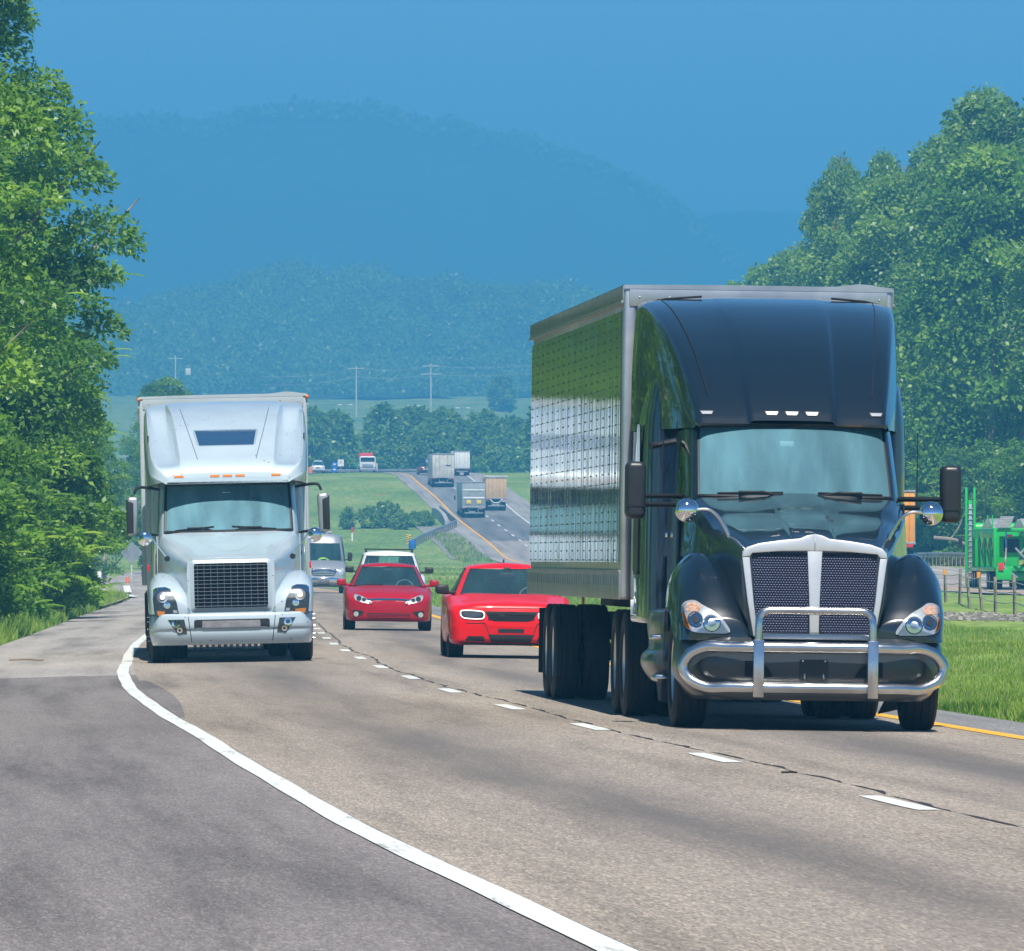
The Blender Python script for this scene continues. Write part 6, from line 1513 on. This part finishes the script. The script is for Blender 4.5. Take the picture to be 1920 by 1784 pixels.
# ------------------------------------------------------------------ rails, walls, fences
def guardrail(name, pts, label, zf, step=2.0, group=None, h=.72):
    e = empty(name, (pts[0][0], pts[0][1], zf(*pts[0]))); tag(e, label, 'guardrail', group)
    P = []
    for (a, b_) in zip(pts, pts[1:]):
        n = max(1, int(math.dist(a, b_)/step))
        for k in range(n): P.append((a[0]+(b_[0]-a[0])*k/n, a[1]+(b_[1]-a[1])*k/n))
    P.append(pts[-1]); o = Vector(e.location)
    sec_ = [(0, -.16), (.05, -.10), (.05, -.05), (0, 0), (.05, .05), (.05, .10), (0, .16), (-.02, .16), (-.02, -.16)]
    rows = []
    for i, (x, y) in enumerate(P):
        a = P[max(i-1, 0)]; b_ = P[min(i+1, len(P)-1)]; t = Vector((b_[0]-a[0], b_[1]-a[1], 0)).normalized(); nn = Vector((t.y, -t.x, 0))
        if nn.y > 0 or (abs(nn.y) < .05 and nn.x > 0): nn = -nn
        rows.append([Vector((x, y, zf(x, y)+h)) - o + nn*p + Vector((0, 0, q)) for p, q in sec_])
    m = MB(); m.grid(rows, False, True); m.build('rail', M_GALV, e)
    for i, (x, y) in enumerate(P):
        m = MB(); c = Vector((x, y, zf(x, y)+h/2-.1)) - o; m.box((c.x, c.y+.1, c.z), (.14, .16, h+.3), .015, seg=1); m.build('post', M_WOOD, e)
    return e
gz = lambda x, y: float(ground(x, y))
guardrail('guardrail', [(-10.3, 984), (-9.0, 1000), (-7.4, 1016), (-5.9, 1033)], 'galvanised guardrail curving up to the bridge parapet in the median', gz)
guardrail('guardrail', [(-30, 1342), (-22, 1346), (-11, 1340)], 'low guardrail along the far crest in front of the tree belt', lambda x, y: float(Zp(y)), 2.5)
guardrail('guardrail', [(float(Xa(Y))+7.4, Y) for Y in range(545, 690, 12)], 'guardrail along the far side of the other carriageway at right', gz, 3.0)
def wall(name, pts, h, th, label):
    e = MB(); rows = []
    for i, (x, y, k) in enumerate(pts):
        z = gz(x, y)-.2; hh = h*k
        rows.append([(x-th/2, y, z), (x-th/2+.03, y, z+hh), (x-th/4, y, z+hh+.06), (x+th/4, y, z+hh+.06), (x+th/2-.03, y, z+hh), (x+th/2, y, z)])
    e.loft(rows, 1, 3, cap0=True, cap1=True); return tag(e.build(name, M_CONC, None, sharp=30), label, 'wall')
wall('bridge_parapet', [(-6.9, 1034, .7), (-7.3, 1044, 1), (-8.1, 1060, 1), (-8.6, 1070, .75)], 1.2, .5, 'pale concrete bridge parapet wall left of the yellow line')
wall('bridge_parapet', [(-5.75, 1036, 1), (-6.9, 1058, 1), (-7.9, 1078, 1)], .9, .35, 'longer concrete bridge parapet right beside the yellow line')
# yellow and black marker and blue barrel at the rail's end
e = empty('object_marker', (-10.45, 982.5, gz(-10.45, 982.5))); tag(e, 'yellow and black striped object marker at the near end of the guardrail', 'road sign')
m = MB(); m.box((0, .03, .5), (.08, .05, 1.0), .01); m.build('post', M_GALV, e)
m = MB(); m.box((0, 0, 1.0), (.50, .03, .92), .01); pl = m.build('plate', M_YEL, e)
for k in range(4):
    z = .62+.22*k; m = MB(); m.prism([(-.25, z), (-.25, z+.10), (.25, z+.26 if z+.26 < 1.45 else 1.45), (.25, z+.16 if z+.16 < 1.44 else 1.44)], -.022, -.016, 0); m.build('stripe', M_TRIM, pl)
m = MB(); m.lathe([(0, .001), (0, .34), (.3, .36), (.34, .38), (.6, .36), (.9, .32), (.92, .001)], (0, 0, 0), 'z', 20); tag(m.build('crash_barrel', M_BLUE, None, loc=(-10.05, 981.5, gz(-10.05, 981.5))), 'blue crash barrel at the foot of the striped marker', 'barrel')
def post_marker(X, Y, h, lab):
    e = empty('marker_post', (X, Y, gz(X, Y))); tag(e, lab, 'marker post'); m = MB(); m.lathe([(0, .001), (0, .10), (h*.62, .10), (h*.62, .001)], axis='z', n=10); m.build('post', M_SWHITE, e)
    m = MB(); m.lathe([(h*.62, .001), (h*.62, .12), (h, .12), (h, .001)], axis='z', n=10); m.build('red_top', M_SRED, e)
post_marker(-16.45, 1002, 1.45, 'white marker post with red top standing in the median grass')
m = MB(); m.lathe([(0, .001), (0, .3), (.35, .28), (.36, .25), (.8, .22), (.95, .15), (.95, .001)], axis='z', n=16); tag(m.build('traffic_barrel', mat('barrel_orange', (.8, .2, .03), .5), None, loc=(-26.8, 1294, gz(-26.8, 1294)+.1)), 'orange traffic barrel beside the white pickup on the crest', 'barrel')

def sign(name, X, Y, plates, label, h=2.2, post=M_GALV, z=None, rot=0):
    e = empty(name, (X, Y, (gz(X, Y) if z is None else z)), (0, 0, rot)); tag(e, label, 'road sign')
    m = MB(); m.box((0, .05, h/2), (.09, .06, h), .01); m.build('post', post, e)
    for out, mm, extra in plates:
        m = MB(); m.prism(out, -.015, .015, .004, 1); p = m.build('plate', mm, e)
        for o2, m2, nm in extra:
            k = MB(); k.prism(o2, -.024, -.016, 0); k.build(nm, m2, p)
    return e
def shield(cx, cz, w_, h_): return [(cx-w_*.5, cz+h_*.38), (cx-w_*.25, cz+h_*.5), (cx, cz+h_*.42), (cx+w_*.25, cz+h_*.5), (cx+w_*.5, cz+h_*.38), (cx+w_*.48, cz), (cx+w_*.3, cz-h_*.32), (cx, cz-h_*.5), (cx-w_*.3, cz-h_*.32), (cx-w_*.48, cz)]
rr = lambda cx, cz, w_, h_: rrect(w_, h_, .04, 2, cx, cz)
sign('road_sign', -24.4, 1338, [(rr(0, 1.75, .62, .66), M_BLUE, [(rr(0, 1.75, .3, .18), M_SWHITE, 'panel')]), (rr(0, 1.03, .66, .66), M_BLUE, [(rr(0, 1.03, .34, .2), M_SWHITE, 'panel')])], 'two blue square signs stacked on one post at the crest', 2.0)
sign('road_sign', -23.55, 1339, [(rr(0, 1.95, .85, .95), M_SWHITE, [(rr(0, 1.95, .4, .06), M_DGREY, 'line'), (rr(0, 2.12, .3, .05), M_DGREY, 'line')])], 'white rectangular sign just right of the blue stacked signs', 2.4)
sign('road_sign', -21.3, 1341, [(rr(0, 1.75, .85, .46), M_SGREEN, [])], 'small green sign left of the red-loaded truck', 2.0)
sign('road_sign', -11.6, 1338, [(shield(0, 1.95, .75, .8), M_BLUE, [([(-.28, 2.13), (.28, 2.13), (.31, 2.25), (-.31, 2.25)], M_SRED, 'band'), (rr(0, 1.92, .3, .2), M_SWHITE, 'panel')])], 'blue route shield sign with red band above the maroon hatchback', 2.3)
# left: pale post, diamond sign seen from the back, small markers
e = MB(); e.tube([(0, 0, -.2), (.02, 0, 1.5), (-.03, 0, 2.8), (-.06, 0, 3.9)], [.13, .12, .10, .07], 9, sub=3); tag(e.build('timber_post', M_PALE, None, loc=(-23.45, 560, gz(-23.45, 560))), 'bleached leaning timber post beside the side road', 'post')
sign('warning_sign', -21.85, 559, [([(0, 1.25), (.66, 1.9), (0, 2.55), (-.66, 1.9)], M_ALU, [])], 'grey back of a diamond road sign beside the white truck mirror', 2.5, M_PALE)
sign('marker_sign', -23.65, 558, [(rr(0, .5, .22, .34), M_SWHITE, [])], 'small white marker plate at the foot of the pale post', .7)
m = MB(); m.lathe([(0, .001), (0, .10), (.5, .09), (.52, .001)], axis='z', n=10); tag(m.build('marker_post', mat('marker_orange', (.85, .2, .05), .5), None, loc=(-22.05, 558, gz(-22.05, 558))), 'short orange marker post below the diamond sign', 'marker post')
V = []; F = []
def stripe_on_ground(pts, w_):
    for a, b_ in zip(pts, pts[1:]):
        k = len(V); d = Vector((b_[0]-a[0], b_[1]-a[1])).normalized(); n_ = Vector((-d.y, d.x))*w_/2
        for p in (a, b_):
            for s in (1, -1): V.append((p[0]+n_.x*s, p[1]+n_.y*s, float(Zp(p[1]))-.065))
        F.append((k, k+1, k+3, k+2))
stripe_on_ground([(-20.6, 520), (-17.6, 446)], .35); stripe_on_ground([(-17.9, 440), (-15.6, 402)], .35)
me = bpy.data.meshes.new('lane_marking'); me.from_pydata(V, [], F); o = link_mesh('lane_marking', me, mat('ground_paint', (.7, .7, .68), .6)); o['kind'] = 'structure'
# right: wire fence with wooden posts
e = empty('wire_fence', (14.2, 290, gz(14.2, 290))); tag(e, 'wire fence on thin weathered posts in front of the car transporter', 'fence')
fp = [(14.35, 322, 2, True), (14.3, 311, -1, False), (14.2, 302, 4, False), (14.1, 292, 5, True), (14.0, 282, 0, False), (14.05, 272, 1, False), (14.0, 262, -2, False), (14.0, 252, 1, False)]
o_ = Vector(e.location); tops = []
for x, y, t, tip in fp:
    b = Vector((x, y, gz(x, y)-.1)) - o_; tp = b + Vector((math.sin(R(-t))*1.2, 0, 1.2*math.cos(R(t)))); tops.append((b, tp))
    m = MB(); m.tube([b, (b+tp)/2, tp], .05, 7); p = m.build('post', M_WOOD, e)
    if tip: m = MB(); m.tube([tp-Vector((0, 0, .16)), tp+Vector((0, 0, .02))], .06, 7); m.build('tip', M_ORANGE, p)
for t in (.38, .62, .86):
    m = MB(); pts = []
    for (b, tp), (b2, tp2) in zip(tops, tops[1:]):
        a = b+(tp-b)*t; c = b2+(tp2-b2)*t; pts += [a, (a+c)/2-Vector((0, 0, .03))]
    pts.append(tops[-1][0]+(tops[-1][1]-tops[-1][0])*t); m.tube(pts, .014, 5); m.build('wire', M_GALV, e)
# fallen branch by the wood
m = MB(); m.tube([(0, 0, .9), (1.3, 0, .75), (2.3, .2, .3), (3.2, .2, .0)], [.10, .09, .07, .04], 6, sub=3); m.tube([(1.0, 0, .8), (1.5, .3, 1.5), (1.7, .3, 2.0)], .04, 5, sub=3); tag(m.build('fallen_branch', M_WOOD, None, loc=(25.0, 577, gz(25, 577)+.9)), 'bare fallen branch lying behind the right-hand guardrail', 'branch')

# ------------------------------------------------------------------ power line, lamps, buildings in the hazy distance
e = empty('power_line', (-20, 2400, gz(-20, 2400))); tag(e, 'hazy power line on two crossarm poles over the far field', 'power line')
o_ = Vector(e.location); arms = []
for X, Y, h in ((-38.4, 2400, 12.5), (-20.0, 2400, 13.2), (8.0, 2400, 14)):
    z = gz(X, Y); b = Vector((X, Y, z)) - o_
    if X < 5:
        m = MB(); m.tube([b, b+Vector((0, 0, h))], [.26, .18], 8); p = m.build('pole', M_PALE, e)
        for k, w_ in ((h-.6, 4.2), (h-2.6, 5.0)):
            if X < -30 and k < h-1: continue
            m = MB(); m.box((b.x, b.y-.2, b.z+k), (w_, .25, .25), .03); m.build('crossarm', M_PALE, p)
    arms.append(b+Vector((0, 0, h-.6)))
st = [Vector((-62, 2400, arms[0].z-1.5+o_.z)) - o_*1 + Vector((0, 0, 0)) if False else Vector((-42, 0, arms[0].z-2))] + arms
for dz in (0, -2.0):
    m = MB(); pts = []
    for a, c in zip(st, st[1:]):
        for t in np.linspace(0, 1, 9)[:-1]: pts.append(a+(c-a)*t+Vector((0, -.2, dz-1.6*4*t*(1-t)*.5)))
    m.tube(pts, .04, 4); m.build('wire', M_GALV, e)
for X, Y, h, lab in ((-34.3, 2000, 10.8, 'tall twin-headed lamp post left of the utility pole in the haze'), (-20.3, 2000, 10.6, 'twin-headed lamp post rising from the tree belt in the middle'), (-20.9, 2060, 8.5, 'shorter lamp post beside the middle one'), (-10.1, 2000, 10.2, 'twin-headed lamp post right, above the far white trailer')):
    e = empty('lamp_post', (X, Y, gz(X, Y))); tag(e, lab, 'lamp post')
    m = MB(); m.tube([(0, 0, 0), (0, 0, h)], [.16, .10], 7); m.tube([(-.9, 0, h), (.9, 0, h)], .07, 5); m.build('pole', M_GALV, e)
    for s in (1, -1): m = MB(); m.box((s*1.1, 0, h+.02), (.9, .4, .22), .06); m.build('lamp_head', M_SWHITE, e)
e = empty('barn', (-6.0, 2160, gz(-6, 2160)+1.0)); tag(e, 'low pale barn roof showing above the far tree belt', 'building')
m = MB(); m.box((0, 0, .7), (8, 10, 3.4), .05); m.build('wall', M_TAN, e); m = MB(); m.prism([(-4.3, 2.4), (4.3, 2.4), (0, 3.4)], -5.2, 5.2, 0); m.build('roof', M_FWHITE, e)
e = empty('utility_pole', (-83, 2400, gz(-83, 2400))); tag(e, 'pale utility pole above the white truck trailer in the haze', 'pole')
m = MB(); m.tube([(0, 0, 0), (0, 0, 12.6)], [.24, .16], 7); m.build('pole', M_PALE, e); m = MB(); m.box((0, -.1, 11.9), (3.4, .2, .2), .03); m.build('crossarm', M_PALE, e)
e = empty('house', (-80.5, 2420, gz(-80.5, 2420)+8)); tag(e, 'tiny white building on the hazy slope above the white truck', 'building')
m = MB(); m.box((0, 0, .6), (1.3, 2, 2.0), .05); m.build('wall', M_SWHITE, e); m = MB(); m.prism([(-.8, 1.6), (.8, 1.6), (0, 2.2)], -1.2, 1.2, 0); m.build('roof', M_GALV, e)

# ------------------------------------------------------------------ grass, weeds, rubble
GRASS = leaf_material('grass_blade', (.14, .24, .05), (.26, .40, .08), (.42, .48, .15), .5, .01)
DRY = leaf_material('dry_stalks', (.16, .13, .09), (.28, .23, .16), (.42, .36, .27), .2, .0)
def blades(name, n, u0, u1, y0, y1, hmin, hmax, seed, m=GRASS, wd=.10, pw=1.0, tint=(.48, .2), frame=True, xc=Xc, patchy=.0):
    g = np.random.default_rng(seed); k = n*3
    Y = 1/(1/y0 + (1/y1-1/y0)*g.uniform(0, 1, k)**pw); u = g.uniform(0, 1, k)*(u1-u0)+u0; X = xc(Y)+u
    keep = np.ones(k, bool)
    if frame:
        px = 960 + FPX*X/Y; keep &= (px > -160) & (px < 2080)
    if patchy > 0: keep &= lump(X*3, Y*3) > patchy*g.uniform(-1, 1, k)
    X, Y = X[keep][:n], Y[keep][:n]; n = len(X)
    Z = ground(X, Y)-.02; h = g.uniform(hmin, hmax, n)*(1+.45*np.sin(X*1.7+np.sin(Y*.6))*np.sin(Y*.45))
    D = unit(g, n)*.42; D[:, 2] = 1; Nn = unit(g, n); Nn[:, 2] *= .3; Nn[:, 1] -= .35
    t = np.clip(g.normal(tint[0], tint[1], n) + .22*np.sin(X*.9+1.3*np.sin(Y*.21))*np.sin(Y*.17+X*.3), 0, .9)
    me = leaves_mesh(name, np.stack([X, Y, Z], -1), D, Nn, h, np.full((n, 1), wd), t)
    o = link_mesh(name, me, m); o['kind'] = 'stuff'; return o
blades('grass', 150000, 4.8, 14.5, 84, 300, .05, .12, 91, wd=.13, tint=(.5, .25))
blades('grass', 30000, 5.0, 16, 280, 480, .07, .18, 92, wd=.2)
blades('grass', 60000, -12.5, -6.25, 150, 420, .14, .34, 93, wd=.12)
blades('grass', 30000, -26, -5.4, 430, 1000, .06, .18, 96, wd=.3, xc=Xa, tint=(.55, .2))
blades('grass', 14000, 4.8, 14.5, 86, 300, .04, .11, 98, m=DRY, wd=.12, patchy=.9, tint=(.6, .2))
blades('weeds', 5000, 4.72, 5.25, 84, 240, .07, .15, 99, m=LEAF_B, wd=.16, patchy=.3, tint=(.3, .15))
blades('weeds', 9000, 11.0, 15.5, 255, 345, .2, .55, 94, wd=.16, tint=(.42, .2), patchy=.8)
blades('weeds', 7000, 11.0, 15.0, 240, 310, .12, .4, 95, m=DRY, wd=.12, patchy=.8)
blades('weeds', 1800, -8.6, -5.6, 930, 1015, .15, .5, 97, m=GRASS, wd=.3, xc=Xa, tint=(.75, .1))
# rubble: loose grey stones and sticks
g_ = np.random.default_rng(9); b = MB()
for k in range(700):
    Y = g_.uniform(238, 275); X = g_.uniform(10.6, 13.6); z = gz(X, Y); s_ = g_.uniform(.04, .13)
    b.box((X, Y, z+s_*.3), (s_*g_.uniform(.8, 2.4), s_, s_*.7), s_*.2, rot=Matrix.Rotation(g_.uniform(0, 6.28), 3, 'Z') @ Matrix.Rotation(g_.normal(0, .3), 3, 'Y'), seg=1)
o = b.build('rubble', mat('stone_grey', (.30, .28, .25), .9, noise=.5, nscale=3), None); o['kind'] = 'stuff'
b = MB()
for k in range(260):
    Y = g_.uniform(330, 380); X = float(Xc(Y))-6.6+g_.normal(0, .35); z = gz(X, Y); s_ = g_.uniform(.04, .12)
    b.box((X, Y, z+s_*.4), (s_*1.6, s_, s_*.8), s_*.2, rot=Matrix.Rotation(g_.uniform(0, 6.28), 3, 'Z'), seg=1)
o = b.build('gravel', MATS['stone_grey'], None); o['kind'] = 'stuff'
strip('gravel', [-9.0, -7.2, -5.2], np.arange(945, 1040, 5), mat('gravel_grey', (.26, .25, .22), .95, noise=.5, nscale=1.5), .02, xc=Xa, zf=az2)

# litter on the road
b = MB(); b.tube([(-.05, 0, .008), (.01, .01, .010), (.06, -.01, .008)], .007, 6, sub=2); tag(b.build('road_litter', M_UNDER, None, loc=(1.94, 68.3, float(road_z(1.94, 68.3))+.006)), 'scrap of black rubber lying by the lane crack', 'litter')
b = MB(); b.tube([(-.25, 0, .02), (0, .05, .03), (.28, -.03, .02)], .016, 6, sub=3); tag(b.build('fallen_stick', M_WOOD, None, loc=(-7.6, 152, float(road_z(-7.6, 152))+.006)), 'dark bent stick lying on the pale shoulder at left', 'stick')
